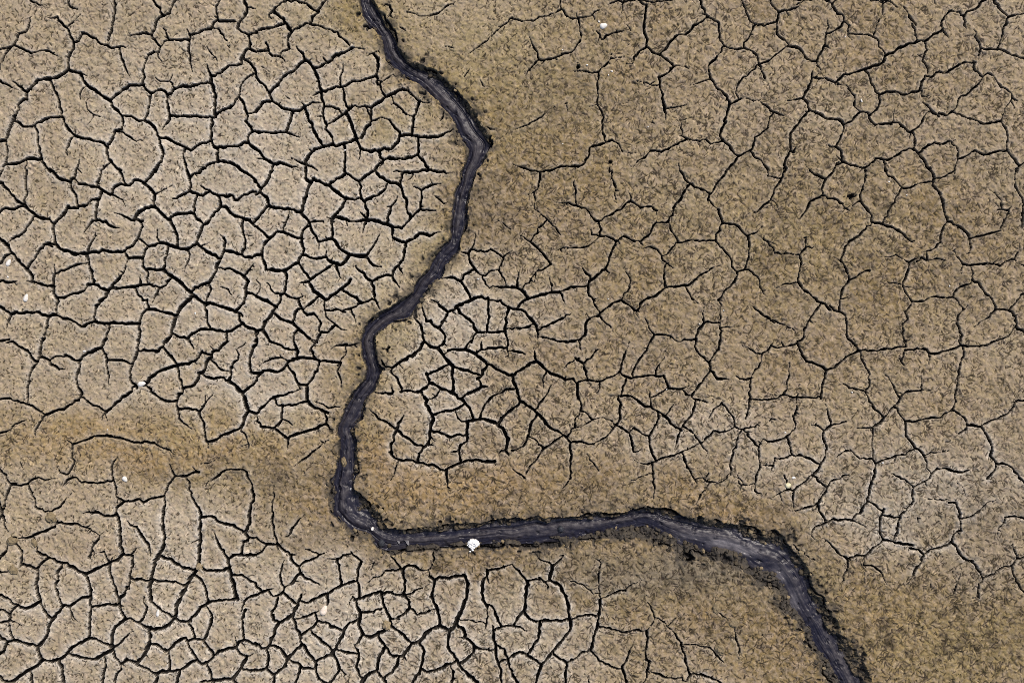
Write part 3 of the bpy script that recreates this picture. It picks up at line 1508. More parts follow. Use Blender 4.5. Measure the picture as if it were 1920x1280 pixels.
BED_R = [((1, 0), "86,-12 86,0 90,6 94,13 97,19 101,24 104,30 105,35 108,41 112,45 118,50 125,53 130,56 137,61 143,66 150,73 156,80 162,88 166,95 170,101 175,107 172,113 170,118 168,124",
          "4 4 8 10 12 10 7 5 6 9 12 16 16 14 10 9 9 10 10 8 10 4 4 3"),
         ((1, 1), "164,0 161,9 158,19 157,30 156,40 153,50 152,59 145,65 140,70 138,78 131,83 127,89 123,96 118,103 113,110 102,112 95,117 88,123",
          "3 4 5 6 7 5 4 6 5 5 7 9 8 7 6 5 5 6"),
         ((1, 2), "87,0 88,8 90,16 93,21 91,28 87,37 81,43 79,50 76,57 71,63 70,68 72,74 72,82 72,90 72,97 71,105 71,112 72,120 75,128",
          "5 5 4 6 3 3 5 8 9 10 12 12 12 16 14 12 16 24 28"),
         ((1, 3), "84,4 88,8 91,12 98,15 108,17 118,17 130,16 145,15 155,14 165,12 175,11 185,10",
          "28 24 18 12 12 14 14 13 14 14 13 14"),
         ((2, 3), "0,10 10,8 18,6 26,9 36,6 50,6 60,6 70,5 78,4 86,3 94,1 102,0 108,1 114,4 122,6 132,8 142,11 152,12 160,14 170,16 178,20 186,24",
          "16 14 12 12 10 12 14 14 14 12 12 12 12 14 16 16 18 20 20 24 26 28"),
         ((3, 3), "0,25 8,29 14,33 20,40 26,48 30,58 32,64 36,72 40,78 44,86 48,94 53,100 57,108 61,115 66,124 68,128 74,140",
          "30 30 26 22 18 26 38 40 36 30 28 28 28 28 26 24 24")]
# tone of the mud: x, y, radius x, radius y, amount; damp = brown film, dry = pale crust, grey / orange / olive = silt and algae films
DAMP = [(1000,170,170,150,.58),(930,390,80,80,.8),(1480,420,300,150,.30),(1740,450,220,190,.30),(1060,330,140,110,.30),(300,822,420,48,.72),(470,885,190,36,.75),
        (430,868,50,20,.45),(485,882,50,20,.5),(540,902,50,22,.55),(592,926,40,24,.6),(560,935,100,50,.4),(880,935,200,45,.45),(715,830,50,110,.35),(1250,1080,240,60,.9),(1430,1160,150,100,.5),(1760,1200,220,90,.75),(1600,1240,120,60,.4),
        (700,30,80,60,.5),(1500,720,220,150,.15),(640,690,45,80,.4),(690,210,60,50,.3),(1480,1250,130,60,.5),(1140,540,160,120,.2),(540,1010,90,30,.4),(830,1065,120,22,.5),
        (1560,80,330,130,.22),(1350,960,120,50,.5),(700,980,60,60,.4),(840,440,50,90,.3),(1130,900,200,40,.35)]
DRY = [(1690,930,230,110,.45),(1840,860,120,120,.3),(1050,600,120,80,.25),(620,420,330,280,.40),(330,520,330,260,.3),(455,760,80,60,.6),(830,800,110,100,.55),(200,1180,330,130,.45),(720,1190,320,120,.65),
       (1020,1150,130,140,.75),(1720,980,220,80,.75),(1340,1245,60,50,.7),(1290,820,180,80,.5),(330,985,130,60,.4),(560,1090,120,70,.45),(870,590,90,70,.5),(330,230,330,150,.3),(1620,900,200,70,.4)]
GREY = [(470,890,150,40,.45),(560,1000,90,40,.6),(1240,1070,200,50,.95),(900,390,60,60,.5),(1290,610,90,60,.2),(660,900,30,60,.4),(1800,950,120,90,.35),(1850,1080,110,70,.4),(1420,1060,90,60,.5),(1100,940,120,30,.4),(1120,170,70,50,.3)]
ORANGE = [(280,835,280,48,.7),(880,920,170,50,.6),(720,840,60,110,.45),(1290,940,110,40,.3),(1400,1090,80,60,.25),(1640,1180,120,70,.3),(200,800,180,50,.3)]
OLIVE = [(300,815,380,45,.4),(1000,180,180,150,.35),(1450,420,260,150,.25),(1250,1085,220,50,.4),(1750,1180,200,80,.3),(700,40,90,60,.6),(810,470,45,55,.8),(900,60,90,60,.35),(690,690,50,60,.45),(740,620,60,50,.5),(560,30,90,60,.3),(720,240,60,40,.5),(690,540,60,60,.35),(1780,1230,140,60,.5),(1520,1110,50,60,.5),(820,1010,60,20,.4),(640,190,60,40,.2),(850,150,80,50,.35),(400,900,120,30,.35)]

rng = np.random.default_rng(11)
random.seed(5)

# ---------------------------------------------------------------- helpers
def parse_tile(key, txt):
    ox, oy = key[0] * 480.0, key[1] * 320.0
    return [(ox + 2.5 * float(a), oy + 2.5 * float(b)) for a, b in (p.split(',') for p in txt.split())]

LAT = rng.random((512, 512)).astype(np.float32)
def vnoise(X, Y, s, seed=0):
    gx = X / s + seed * 37.17; gy = Y / s + seed * 91.73
    ix = np.floor(gx); iy = np.floor(gy)
    fx = (gx - ix).astype(np.float32); fy = (gy - iy).astype(np.float32)
    ix = ix.astype(np.int64) & 511; iy = iy.astype(np.int64) & 511
    jx = (ix + 1) & 511; jy = (iy + 1) & 511
    fx = fx * fx * (3 - 2 * fx); fy = fy * fy * (3 - 2 * fy)
    a = LAT[iy, ix]; b = LAT[iy, jx]; c = LAT[jy, ix]; d = LAT[jy, jx]
    return (a + (b - a) * fx) * (1 - fy) + (c + (d - c) * fx) * fy
def fbm(X, Y, s, seed=0, n=3):
    v = 0; a = 1.0; t = 0
    for k in range(n):
        v = v + a * vnoise(X, Y, s / 2 ** k, seed + k * 3); t += a; a *= .5
    return v / t
def sstep(a, b, x):
    t = np.clip((x - a) / (b - a), 0, 1); return t * t * (3 - 2 * t)
def voronoi(X, Y, s, seed):
    gx = X / s; gy = Y / s
    ix = np.floor(gx).astype(np.int64); iy = np.floor(gy).astype(np.int64)
    f1 = np.full(X.shape, 9.0); f2 = np.full(X.shape, 9.0); cid = np.zeros(X.shape)
    for dx in (-1, 0, 1):
        for dy in (-1, 0, 1):
            kx = (ix + dx + seed * 13) & 511; ky = (iy + dy + seed * 29) & 511
            px = ix + dx + .1 + .8 * LAT[ky, kx]; py = iy + dy + .1 + .8 * LAT[kx, ky]
            d = np.hypot(gx - px, gy - py)
            m = d < f1
            f2 = np.where(m, f1, np.minimum(f2, d)); cid = np.where(m, LAT[(ky + 7) & 511, (kx + 3) & 511], cid); f1 = np.where(m, d, f1)
    return f1 * s, f2 * s, cid
def seg_dist(px, py, ax, ay, bx, by):
    vx, vy = bx - ax, by - ay; L = vx * vx + vy * vy + 1e-9
    t = np.clip(((px - ax) * vx + (py - ay) * vy) / L, 0, 1)
    return np.hypot(px - ax - t * vx, py - ay - t * vy), t
def blobs(X, Y, lst):
    out = np.zeros(X.shape, np.float32)
    for x, y, rx, ry, a in lst:
        out = out + a * np.exp(-((X - x) / rx) ** 2 - ((Y - y) / ry) ** 2)
    return out

# ---------------------------------------------------------------- sheet of plan points: fine where the survey is, coarser far out
def axis(n):
    h = 1.33
    mid = np.arange(-14, n + 14, h)
    ext, step, x = [], h, 0.0
    while x < 900:
        step = min(step * 1.05, 4.2); x += step; ext.append(x)
    while x < 30000:
        step *= 1.16; x += step; ext.append(x)
    ext = np.array(ext)
    return np.concatenate([mid[0] - ext[::-1], mid, mid[-1] + ext])
GX, GY = axis(1920), axis(1280)
NX, NY = len(GX), len(GY)
X, Y = np.meshgrid(GX, GY)
WX = X + 5.0 * (fbm(X, Y, 26, 1) - .5) ; WY = Y + 5.0 * (fbm(X, Y, 26, 5) - .5)

# ---------------------------------------------------------------- cracks
lines = []
for key, txt in CRACKS.items():
    for ln in txt.strip().splitlines():
        w_, rest = ln.split(' ', 1)
        lines.append([float(w_), np.array(parse_tile(key, rest))])
sa = np.concatenate([l[1][:-1] for l in lines]); sb = np.concatenate([l[1][1:] for l in lines])
sid = np.concatenate([np.full(len(l[1]) - 1, i) for i, l in enumerate(lines)])
free, links = [], []
for i, (w_, P) in enumerate(lines):
    fr = []
    for e in (0, -1):
        p = P[e].copy()
        if not (6 < p[0] < 1914 and 6 < p[1] < 1274):      # runs on past the survey
            q = P[1 if e == 0 else -2]; v = (p - q) / (np.linalg.norm(p - q) + 1e-6)
            P[e] = p + v * 26; fr.append(False); continue
        d, t = seg_dist(p[0], p[1], sa[:, 0], sa[:, 1], sb[:, 0], sb[:, 1])
        d = np.where(sid == i, 99, d)
        k = int(np.argmin(d))
        if d[k] < 9:
            P[e] = sa[k] + t[k] * (sb[k] - sa[k]); fr.append(False)
        elif d[k] < 17 and np.dot(sa[k] + t[k] * (sb[k] - sa[k]) - p, p - P[1 if e == 0 else -2]) > .75 * d[k] * np.linalg.norm(p - P[1 if e == 0 else -2]):                                      # nearly meets another crack: a thin split joins them
            links.append((p, sa[k] + t[k] * (sb[k] - sa[k]), w_)); fr.append(False)
        else: fr.append(True)
    free.append(fr)
Q = np.full(X.shape, 40.0, np.float32); QW = np.zeros(X.shape, np.float32)
def stamp_seg(a, b, wa, wb):
    m = 13
    i0, i1 = np.searchsorted(GX, (min(a[0], b[0]) - m, max(a[0], b[0]) + m))
    j0, j1 = np.searchsorted(GY, (min(a[1], b[1]) - m, max(a[1], b[1]) + m))
    if i1 <= i0 or j1 <= j0: return
    d, t = seg_dist(X[j0:j1, i0:i1], Y[j0:j1, i0:i1], a[0], a[1], b[0], b[1])
    ww = wa + (wb - wa) * t
    q = d - ww * .5
    cur = Q[j0:j1, i0:i1]; mk = q < cur
    cur[mk] = q[mk]; QW[j0:j1, i0:i1][mk] = ww[mk]
for (w_, P), fr in zip(lines, free):
    pts = [P[0]]
    for a, b in zip(P[:-1], P[1:]):                          # break the straight runs up
        n = b - a; L = np.hypot(*n); nn = np.array([-n[1], n[0]]) / (L + 1e-6)
        k = max(1, int(L / 5.5)); off = 0
        for j in range(1, k):
            f = j / k
            pts.append(a + n * f + nn * rng.normal(0, min(1.25, .07 * L)))
        pts.append(b)
    pts = np.array(pts)
    L = np.concatenate([[0], np.cumsum(np.hypot(*(pts[1:] - pts[:-1]).T))])
    rgt = min(1, max(0, (pts[:, 0].mean() - 850) / 300))
    wid = np.full(len(pts), w_ * (1.0 - .17 * min(1, max(0, (pts[:, 0].mean() - 850) / 300)))) * rng.uniform(.60 - .20 * rgt, 1.25, len(pts))
    T = min(26.0, L[-1] * .6)
    if fr[0]: wid *= np.maximum(np.clip(L / T, 0, 1) ** .7, 1.15 / w_)
    if fr[1]: wid *= np.maximum(np.clip((L[-1] - L) / T, 0, 1) ** .7, 1.15 / w_)
    for k in range(len(pts) - 1): stamp_seg(pts[k], pts[k + 1], wid[k], wid[k + 1])
for p, q, w_ in links:
    mid = (p + q) / 2 + rng.normal(0, 1.5, 2)
    stamp_seg(p, mid, w_ * .5, 1.5); stamp_seg(mid, q, 1.5, 1.8)
# short side splits off the main cracks
for k in range(750):
    i = rng.integers(len(lines)); w_, P = lines[i]
    k0 = rng.integers(len(P) - 1); f = rng.random(); p = P[k0] + (P[k0 + 1] - P[k0]) * f; v = P[k0 + 1] - P[k0]
    a = math.atan2(v[1], v[0]) + rng.choice([-1, 1]) * rng.uniform(.6, 1.7); L = rng.uniform(4, 11) if rng.random() < .8 else rng.uniform(11, 26)
    n = max(2, int(L / 4)); q = p; w0 = rng.uniform(1.0, 2.1)
    for m_ in range(n):
        a += rng.normal(0, .28); r = q + np.array([math.cos(a), math.sin(a)]) * L / n
        stamp_seg(q, r, w0 * (1 - m_ / n) + .35, w0 * (1 - (m_ + 1) / n) + .35); q = r
Q += (vnoise(X, Y, 3.1, 9) - .5) * .9                       # crumbly lips
# the crust cracks on in the same way beyond the survey
ox = np.maximum(np.maximum(-X, X - 1920), 0); oy = np.maximum(np.maximum(-Y, Y - 1280), 0)
OUT = np.hypot(ox, oy)
mo = (OUT > 14) & (OUT < 4000)
f1, f2, _ = voronoi(WX[mo] + 30 * (fbm(X[mo], Y[mo], 90, 3) - .5), WY[mo] + 30 * (fbm(X[mo], Y[mo], 90, 4) - .5), 92, 2)
qo = (f2 - f1) * .5 - 2.6 + 2.2 * vnoise(X[mo], Y[mo], 70, 6)
qo = np.where(OUT[mo] > 1400, 20, qo)
t_ = Q[mo]; mk = qo < t_; t_[mk] = qo[mk]; Q[mo] = t_
t_ = QW[mo]; t_[mk] = 4.5; QW[mo] = t_

# ---------------------------------------------------------------- channel: inside, and distance to its bed with the bank width there
def edge(spec):
    P, W = [], []
    for key, pts, ws in spec:
        p = parse_tile(key, pts); w_ = [float(a) for a in ws.split()]
        w_ += [w_[-1]] * (len(p) - len(w_))
        P += p; W += w_[:len(p)]
    return np.array(P), np.array(W)
EL, WL = edge(BED_L); ER, WR = edge(BED_R)
# far ends: carry the channel on past the survey
def extend(E_, W_, far0, far1):
    return np.vstack([[far0], E_, far1]), np.concatenate([[6], W_, [22] * len(far1)])
EL, WL = extend(EL, WL, (560, -1400), [(1750, 1600), (1830, 2300)])
ER, WR = extend(ER, WR, (600, -1400), [(1790, 1600), (1875, 2300)])
poly = np.vstack([EL, ER[::-1]])
jag = 2.3
PXw = X + jag * 2 * (fbm(X, Y, 15, 21) - .5) ; PYw = Y + jag * 2 * (fbm(X, Y, 15, 25) - .5)
inside = np.zeros(X.shape, bool)
for a, b in zip(poly, np.roll(poly, -1, 0)):
    if a[1] == b[1]: continue
    lo, hi = min(a[1], b[1]) - 8, max(a[1], b[1]) + 8
    j0, j1 = np.searchsorted(GY, (lo, hi))
    py = PYw[j0:j1]; px = PXw[j0:j1]
    c = ((a[1] > py) != (b[1] > py)) & (px < (b[0] - a[0]) * (py - a[1]) / (b[1] - a[1]) + a[0])
    inside[j0:j1] ^= c
CD = np.full(X.shape, 200.0, np.float32); CW = np.full(X.shape, 5.0, np.float32)
for E_, W_ in ((EL, WL), (ER, WR)):
    for a, b, wa, wb in zip(E_[:-1], E_[1:], W_[:-1], W_[1:]):
        m = 90
        i0, i1 = np.searchsorted(GX, (min(a[0], b[0]) - m, max(a[0], b[0]) + m))
        j0, j1 = np.searchsorted(GY, (min(a[1], b[1]) - m, max(a[1], b[1]) + m))
        if i1 <= i0 or j1 <= j0: continue
        d, t = seg_dist(PXw[j0:j1, i0:i1], PYw[j0:j1, i0:i1], a[0], a[1], b[0], b[1])
        cur = CD[j0:j1, i0:i1]; mk = d < cur
        cur[mk] = d[mk]; CW[j0:j1, i0:i1][mk] = (wa + (wb - wa) * t)[mk]

# ---------------------------------------------------------------- tone masks
MX = X + 60 * (fbm(X, Y, 70, 31) - .5); MY = Y + 60 * (fbm(X, Y, 70, 35) - .5)
right = sstep(760, 1000, X + (Y - 640) * .25)
n60 = fbm(X, Y, 110, 41, 4); n20 = fbm(X, Y, 22, 45, 3)
damp = 1.35 * blobs(MX, MY, DAMP) + .06 + .31 * right + .9 * (n60 - .5)
damp += .45 * np.exp(-np.maximum(CD - CW, 0) / 26.0) * np.where(inside, 0, 1)
dry = 1.2 * blobs(MX, MY, DRY) + .5 * (n20 - .5) - .15 * right
grey = blobs(MX, MY, GREY) + .5 * (fbm(X, Y, 60, 51) - .5)
orange = blobs(MX, MY, ORANGE) + .35 * (fbm(X, Y, 45, 55) - .5)
olive = blobs(MX, MY, OLIVE) + .5 * (fbm(X, Y, 38, 58) - .5) + .10 + .03 * (1 - right)
damp = np.clip(damp, 0, 1); dry = np.clip(dry, 0, 1); grey = np.clip(grey, 0, 1); orange = np.clip(orange, 0, 1); olive = np.clip(olive, 0, 1)

# ---------------------------------------------------------------- relief
Z = (fbm(X, Y, 130, 61) - .5) * 7 + (fbm(X, Y, 24, 65) - .5) * 3.0 + (fbm(X, Y, 11, 66) - .5) * (1.5 + 2.8 * np.clip(damp + .3 * right, 0, 1)) + (vnoise(X, Y, 6.5, 68) - .5) * 2.4 + (vnoise(X, Y, 3.0, 69) - .5) * 1.9
# bird tracks: three thin toes meeting at a heel, and loose single toe strokes
TR = np.zeros(X.shape, np.float32); TL = np.zeros(X.shape, np.float32)
def stroke(x, y, ang, L, wd, dep, F=TR):
    ex, ey = x + L * math.cos(ang), y + L * math.sin(ang)
    m = wd + 3
    i0, i1 = np.searchsorted(GX, (min(x, ex) - m, max(x, ex) + m)); j0, j1 = np.searchsorted(GY, (min(y, ey) - m, max(y, ey) + m))
    if i1 <= i0 or j1 <= j0: return
    d, t = seg_dist(SX[j0:j1, i0:i1], SY[j0:j1, i0:i1], x, y, ex, ey)
    ww = wd * (.5 + .6 * np.sin(np.pi * np.clip(.1 + .75 * t, 0, 1)))
    v = dep * np.clip((ww * .55 + .45 - d) / .7, 0, 1)
    np.maximum(F[j0:j1, i0:i1], v, out=F[j0:j1, i0:i1])
SX = X + 3.2 * (vnoise(X, Y, 8, 131) - .5); SY = Y + 3.2 * (vnoise(X, Y, 8, 133) - .5)
def rfac(x, y): return min(1, max(.12, (x + (y - 640) * .25 - 640) / 300, .75 * math.exp(-((x - 180) / 330) ** 2 - ((y - 70) / 170) ** 2), .8 * math.exp(-((y - 850) / 60) ** 2)))
for k in range(8200):                                       # whole tracks
    x, y = rng.uniform(-150, 2070), rng.uniform(-150, 1430)
    r_ = rfac(x, y)
    if rng.random() > .34 + .66 * r_: continue
    a = rng.uniform(0, 2 * math.pi); L = (rng.uniform(4, 7) + r_ * rng.uniform(2, 6.5)) * (1.35 if x > 1480 and y > 1090 else 1); wd = rng.uniform(.7, 1.3) + .5 * r_
    dp = rng.uniform(.5, 1)
    for da in (-.62, 0, .62):
        if rng.random() < .22: continue
        stroke(x, y, a + da + rng.normal(0, .14), L * rng.uniform(.75, 1.15), wd, dp * rng.uniform(.6, 1))
    if rng.random() < .3: stroke(x, y, a + math.pi + rng.normal(0, .2), L * .35, wd * .8, dp * .7)
for k in range(60000):                                      # single strokes and pecks
    x, y = rng.uniform(-150, 2070), rng.uniform(-150, 1430)
    r_ = rfac(x, y)
    if rng.random() > .92 + .08 * r_: continue
    a = rng.uniform(0, 2 * math.pi) if rng.random() < .6 else rng.choice([.9, 2.1]) + rng.normal(0, .35)
    L = rng.uniform(.6, 5) + r_ * rng.uniform(0, 6)
    if rng.random() < .10: L *= 1.7
    stroke(x, y, a, L, rng.uniform(.8, 1.6), rng.uniform(.45, 1))
for k in range(42000):                                      # ridges squeezed up beside them
    x, y = rng.uniform(-150, 2070), rng.uniform(-150, 1430)
    a = rng.uniform(0, 2 * math.pi) if rng.random() < .6 else rng.choice([.9, 2.1]) + rng.normal(0, .35)
    stroke(x, y, a, rng.uniform(1, 9), rng.uniform(.7, 1.5), rng.uniform(.3, 1), TL)
TL *= sstep(0.3, 2.2, Q) * (1 - TR)
busy = np.clip(.7 + .65 * sstep(.3, .7, fbm(X, Y, 48, 161, 3)), .6, 1.3)
TR *= sstep(0.3, 2.2, Q)
Z += TL * .7 - TR * 1.9
# crust lips, then the cracks themselves
lip = np.exp(-np.clip(Q, 0, 40) / 5.0)
Z += lip * np.clip(QW, 0, 6) * .16
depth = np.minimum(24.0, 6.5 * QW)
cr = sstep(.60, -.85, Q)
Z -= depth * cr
mud = sstep(2.0, 4.5, depth * cr)                           # dark silt under the crust, blackened with depth to paint in crack shade
# crumbled banks
under = np.clip(blobs(X, Y, [(740,1032,50,14,1),(840,1030,70,12,.8),(930,1028,55,16,1),(1020,1016,55,18,.8)]), 0, 1)
cwn = (CW * .85 + 6 * under) * (1.0 + 1.4 * (fbm(X, Y, 30, 71) - .5)) + 5.5 * (fbm(X, Y, 13, 75) - .5) - .4
south = sstep(940, 1060, X) * np.clip((Y - np.interp(X, EL[:, 0][np.argsort(EL[:, 0])], EL[:, 1][np.argsort(EL[:, 0])])) / 6 + 1, 0, 1)
near = (CD < 90) & ~inside
f1 = np.zeros(X.shape, np.float32); f2 = np.ones(X.shape, np.float32) * 9; cid = np.zeros(X.shape, np.float32)
f1[near], f2[near], cid[near] = voronoi(WX[near] + 16 * (fbm(X[near], Y[near], 11, 76) - .5), WY[near] + 16 * (fbm(X[near], Y[near], 11, 77) - .5), 19, 4)
gap = np.clip(1 - (f2 - f1) / 2.6, 0, 1) * sstep(.35, .6, vnoise(X, Y, 17, 87))
u = np.clip(CD / np.maximum(cwn, 1), 0, 1.5)
shelf = near & (CD < cwn)
rg = np.abs(fbm(X, Y, 8, 85, 3) - .5) * 2                    # creases
rough = (fbm(X, Y, 16, 88, 4) - .5)
zs = -17 + 11 * u ** .8 + (cid - .5) * 7 - gap * 6 + rough * 22 - np.clip(.16 - rg, 0, 1) * 34
ug = under * sstep(.30, .48, vnoise(X, Y, 17, 93))
zs = zs - 16 * ug
lipgap = np.clip(1 - np.abs(CD - cwn + 1.6) / 2.6, 0, 1) * sstep(.54 - .40 * under, .66 - .35 * under, vnoise(X, Y, 24, 79)) * 16
Z = np.where(shelf, np.minimum(zs - lipgap, Z + 1), Z)
bank_mud_shade = .32 + .2 * south + .3 * under + (.68 - .2 * south - .3 * under) * sstep(.20, .95, (1 - u) * .45 + gap * .5 - rough * 2.2 + np.clip(.2 - rg, 0, 1) * 3 + (fbm(X, Y, 7, 80) - .5) * 1.0 + (.5 - cid) * .4)
bank_mud_shade = np.maximum(bank_mud_shade, 1.2 * ug)  # undercut gaps coloured black, standing in for shade under the bank lip
mud = np.where(shelf, np.maximum(bank_mud_shade, np.clip(lipgap / 8, 0, 1)), mud)  # bank mud, with gaps under the lip blackened to stand in for shade
# broken ground a little way back from the bank: loose pits
pit = near & ~shelf & (CD < cwn + 26)
pn = sstep(.67, .80, fbm(X, Y, 12, 83)) * sstep(28, 4, CD - cwn)
Z = np.where(pit, Z - pn * 9 + rough * 5 * sstep(20, 2, CD - cwn), Z); mud = np.where(pit, np.maximum(mud, pn * .75), mud)
mud = np.where(pit, np.maximum(mud, .42 * sstep(22, 0, CD - cwn) * sstep(.42, .62, fbm(X, Y, 14, 89))), mud)
Z = np.where(inside, -30.0, Z); mud = np.where(inside, 1, mud)
# wormholes and small collapses
for hx, hy, hr in [(1596,367,5.5),(202,817,3.5),(1086,126,2.5),(24,1008,3),(660,1010,4),(728,655,3.5),(690,50,6),(915,272,6),(1145,306,2)]:
    i0, i1 = np.searchsorted(GX, (hx - 16, hx + 16)); j0, j1 = np.searchsorted(GY, (hy - 16, hy + 16))
    sx, sy = X[j0:j1, i0:i1], Y[j0:j1, i0:i1]
    d = np.hypot(sx - hx, (sy - hy) * 1.2) + 13 * (fbm(sx, sy, 6, 90) - .5)
    h = sstep(hr + 1, hr - 1.5, d)
    Z[j0:j1, i0:i1] -= h * 16; mud[j0:j1, i0:i1] = np.maximum(mud[j0:j1, i0:i1], h)
# smears of dark silt on the flat
halo = lip * np.clip(QW / 5, 0, 1.1) * .8 * (.3 + .7 * np.clip(dry * 1.6 + .15, 0, 1)) * (1 - cr)

def grid_object(name, gx, gy, z, mat, attrs):
    ny, nx = z.shape
    co = np.empty((ny * nx, 3), np.float32)
    Xg, Yg = np.meshgrid(gx, gy)
    co[:, 0] = ((Xg - 960) * S).ravel(); co[:, 1] = ((640 - Yg) * S).ravel(); co[:, 2] = (z * S).ravel()
    idx = np.arange(ny * nx, dtype=np.int32).reshape(ny, nx)
    f = np.stack([idx[1:, :-1], idx[1:, 1:], idx[:-1, 1:], idx[:-1, :-1]], -1).reshape(-1, 4)
    return raw_mesh(name, co, f, mat, attrs)
def raw_mesh(name, co, f, mat, attrs):
    me = bpy.data.meshes.new(name)
    me.vertices.add(len(co)); me.vertices.foreach_set('co', co.ravel())
    me.loops.add(f.size); me.loops.foreach_set('vertex_index', f.ravel())
    me.polygons.add(len(f)); me.polygons.foreach_set('loop_start', np.arange(0, f.size, 4, dtype=np.int32))
    me.update(calc_edges=True)
    me.polygons.foreach_set('use_smooth', np.ones(len(f), bool))
    for an, arr in attrs.items():
        at = me.attributes.new(an, 'FLOAT_COLOR', 'POINT'); at.data.foreach_set('color', np.ascontiguousarray(arr, np.float32).ravel())
    me.materials.append(mat)
    o = bpy.data.objects.new(name, me); C.objects.link(o)
    return o

# ---------------------------------------------------------------- materials
def nodes(name, rough=.9):
    m = bpy.data.materials.new(name); m.use_nodes = True
    nt = m.node_tree; b = nt.nodes['Principled BSDF']; b.inputs['Roughness'].default_value = rough
    b.inputs['Specular IOR Level'].default_value = .25
    return m, nt, b
def N(nt, t, **k):
    n = nt.nodes.new(t)
    for a, v in k.items(): setattr(n, a, v)
    return n
def mixc(nt, fac, a, b, mode='MIX'):
    n = N(nt, 'ShaderNodeMix', data_type='RGBA', blend_type=mode)
    for sock, v in ((n.inputs[0], fac), (n.inputs[6], a), (n.inputs[7], b)):
        if isinstance(v, (int, float)): sock.default_value = v
        elif isinstance(v, tuple): sock.default_value = (*v, 1) if len(v) == 3 else v
        else: nt.links.new(v, sock)
    return n.outputs[2]
def ramp(nt, src, lo, hi, a=0.0, b=1.0):
    n = N(nt, 'ShaderNodeMapRange', clamp=True); nt.links.new(src, n.inputs[0])
    n.inputs[1].default_value = lo; n.inputs[2].default_value = hi; n.inputs[3].default_value = a; n.inputs[4].default_value = b
    return n.outputs[0]
def noise_tex(nt, vec, scale, detail=3, rough=.6, dist=0.0):
    n = N(nt, 'ShaderNodeTexNoise'); n.inputs['Scale'].default_value = scale; n.inputs['Detail'].default_value = detail
    n.inputs['Roughness'].default_value = rough; n.inputs['Distortion'].default_value = dist
    if vec is not None: nt.links.new(vec, n.inputs['Vector'])
    return n.outputs['Fac']
def mul(nt, a, b):
    n = N(nt, 'ShaderNodeMath', operation='MULTIPLY')
    for s_, v in ((n.inputs[0], a), (n.inputs[1], b)):
        if isinstance(v, (int, float)): s_.default_value = v
        else: nt.links.new(v, s_)
    return n.outputs[0]

TAN = (.308, .248, .164); PALE = (.390, .342, .265); BROWN = (.185, .130, .058); GREYC = (.15, .128, .098)
ORANGEC = (.29, .185, .078); OLIVEC = (.238, .192, .080); PINK = (.322, .253, .198); SILT_SHADE = (.013, .012, .0135); HALO = (.54, .50, .44); BANK = (.072, .060, .044)  # silt colour set near black, with the shade of cracks and gaps included
def mud_material():
    m, nt, b = nodes('cracked_mud', .85)
    g = N(nt, 'ShaderNodeNewGeometry').outputs['Position']
    A = N(nt, 'ShaderNodeAttribute', attribute_name='film'); B = N(nt, 'ShaderNodeAttribute', attribute_name='marks')
    sa_ = N(nt, 'ShaderNodeSeparateColor'); nt.links.new(A.outputs['Color'], sa_.inputs[0])
    sb_ = N(nt, 'ShaderNodeSeparateColor'); nt.links.new(B.outputs['Color'], sb_.inputs[0])
    damp_, dry_, grey_, orange_ = sa_.outputs[0], sa_.outputs[1], sa_.outputs[2], A.outputs['Alpha']
    tr_, mud_shade_, halo_, olive_ = sb_.outputs[0], sb_.outputs[1], sb_.outputs[2], B.outputs['Alpha']
    nA = noise_tex(nt, g, 38, 5, .65, .4); nB = noise_tex(nt, g, 75, 4, .7, .6); nC = noise_tex(nt, g, 260, 3, .75)
    c = mixc(nt, dry_, TAN, PALE)
    c = mixc(nt, damp_, c, BROWN)
    c = mixc(nt, mul(nt, orange_, .8), c, ORANGEC)
    c = mixc(nt, mul(nt, ramp(nt, nA, .42, .62), .55), c, PINK)
    c = mixc(nt, mul(nt, ramp(nt, nB, .50, .66), mul(nt, ramp(nt, olive_, 0, .6, .25, 1), .7)), c, OLIVEC)
    c = mixc(nt, mul(nt, olive_, .45), c, OLIVEC)
    c = mixc(nt, mul(nt, grey_, .7), c, GREYC)
    c = mixc(nt, halo_, c, HALO)
    fl = N(nt, 'ShaderNodeCombineColor')
    sp = ramp(nt, nC, .28, .72, .80, 1.19)
    for k in range(3): nt.links.new(sp, fl.inputs[k])
    c = mixc(nt, 1.0, c, fl.outputs[0], 'MULTIPLY')
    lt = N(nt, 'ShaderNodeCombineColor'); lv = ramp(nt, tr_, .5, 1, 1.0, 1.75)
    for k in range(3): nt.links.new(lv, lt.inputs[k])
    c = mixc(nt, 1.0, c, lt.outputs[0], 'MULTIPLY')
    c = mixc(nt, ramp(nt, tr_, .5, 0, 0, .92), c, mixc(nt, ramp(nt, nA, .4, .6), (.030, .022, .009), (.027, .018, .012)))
    silt = mixc(nt, ramp(nt, nB, .35, .7), SILT_SHADE, (.055, .047, .038))  # dark silt colour, with the shade of cracks and gaps included
    silt = mixc(nt, ramp(nt, mud_shade_, .55, .95), mixc(nt, ramp(nt, nA, .4, .6), BANK, (.042, .037, .032)), silt)
    c = mixc(nt, ramp(nt, mud_shade_, 0, .5), c, silt)
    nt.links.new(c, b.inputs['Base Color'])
    nt.links.new(ramp(nt, damp_, 0, 1, .95, .75), b.inputs['Roughness'])
    bp = N(nt, 'ShaderNodeBump'); bp.inputs['Strength'].default_value = .5; bp.inputs['Distance'].default_value = .002
    nt.links.new(nC, bp.inputs['Height']); nt.links.new(bp.outputs[0], b.inputs['Normal'])
    return m
MUD = mud_material()
film = np.stack([damp, dry, grey, orange], -1).reshape(-1, 4)
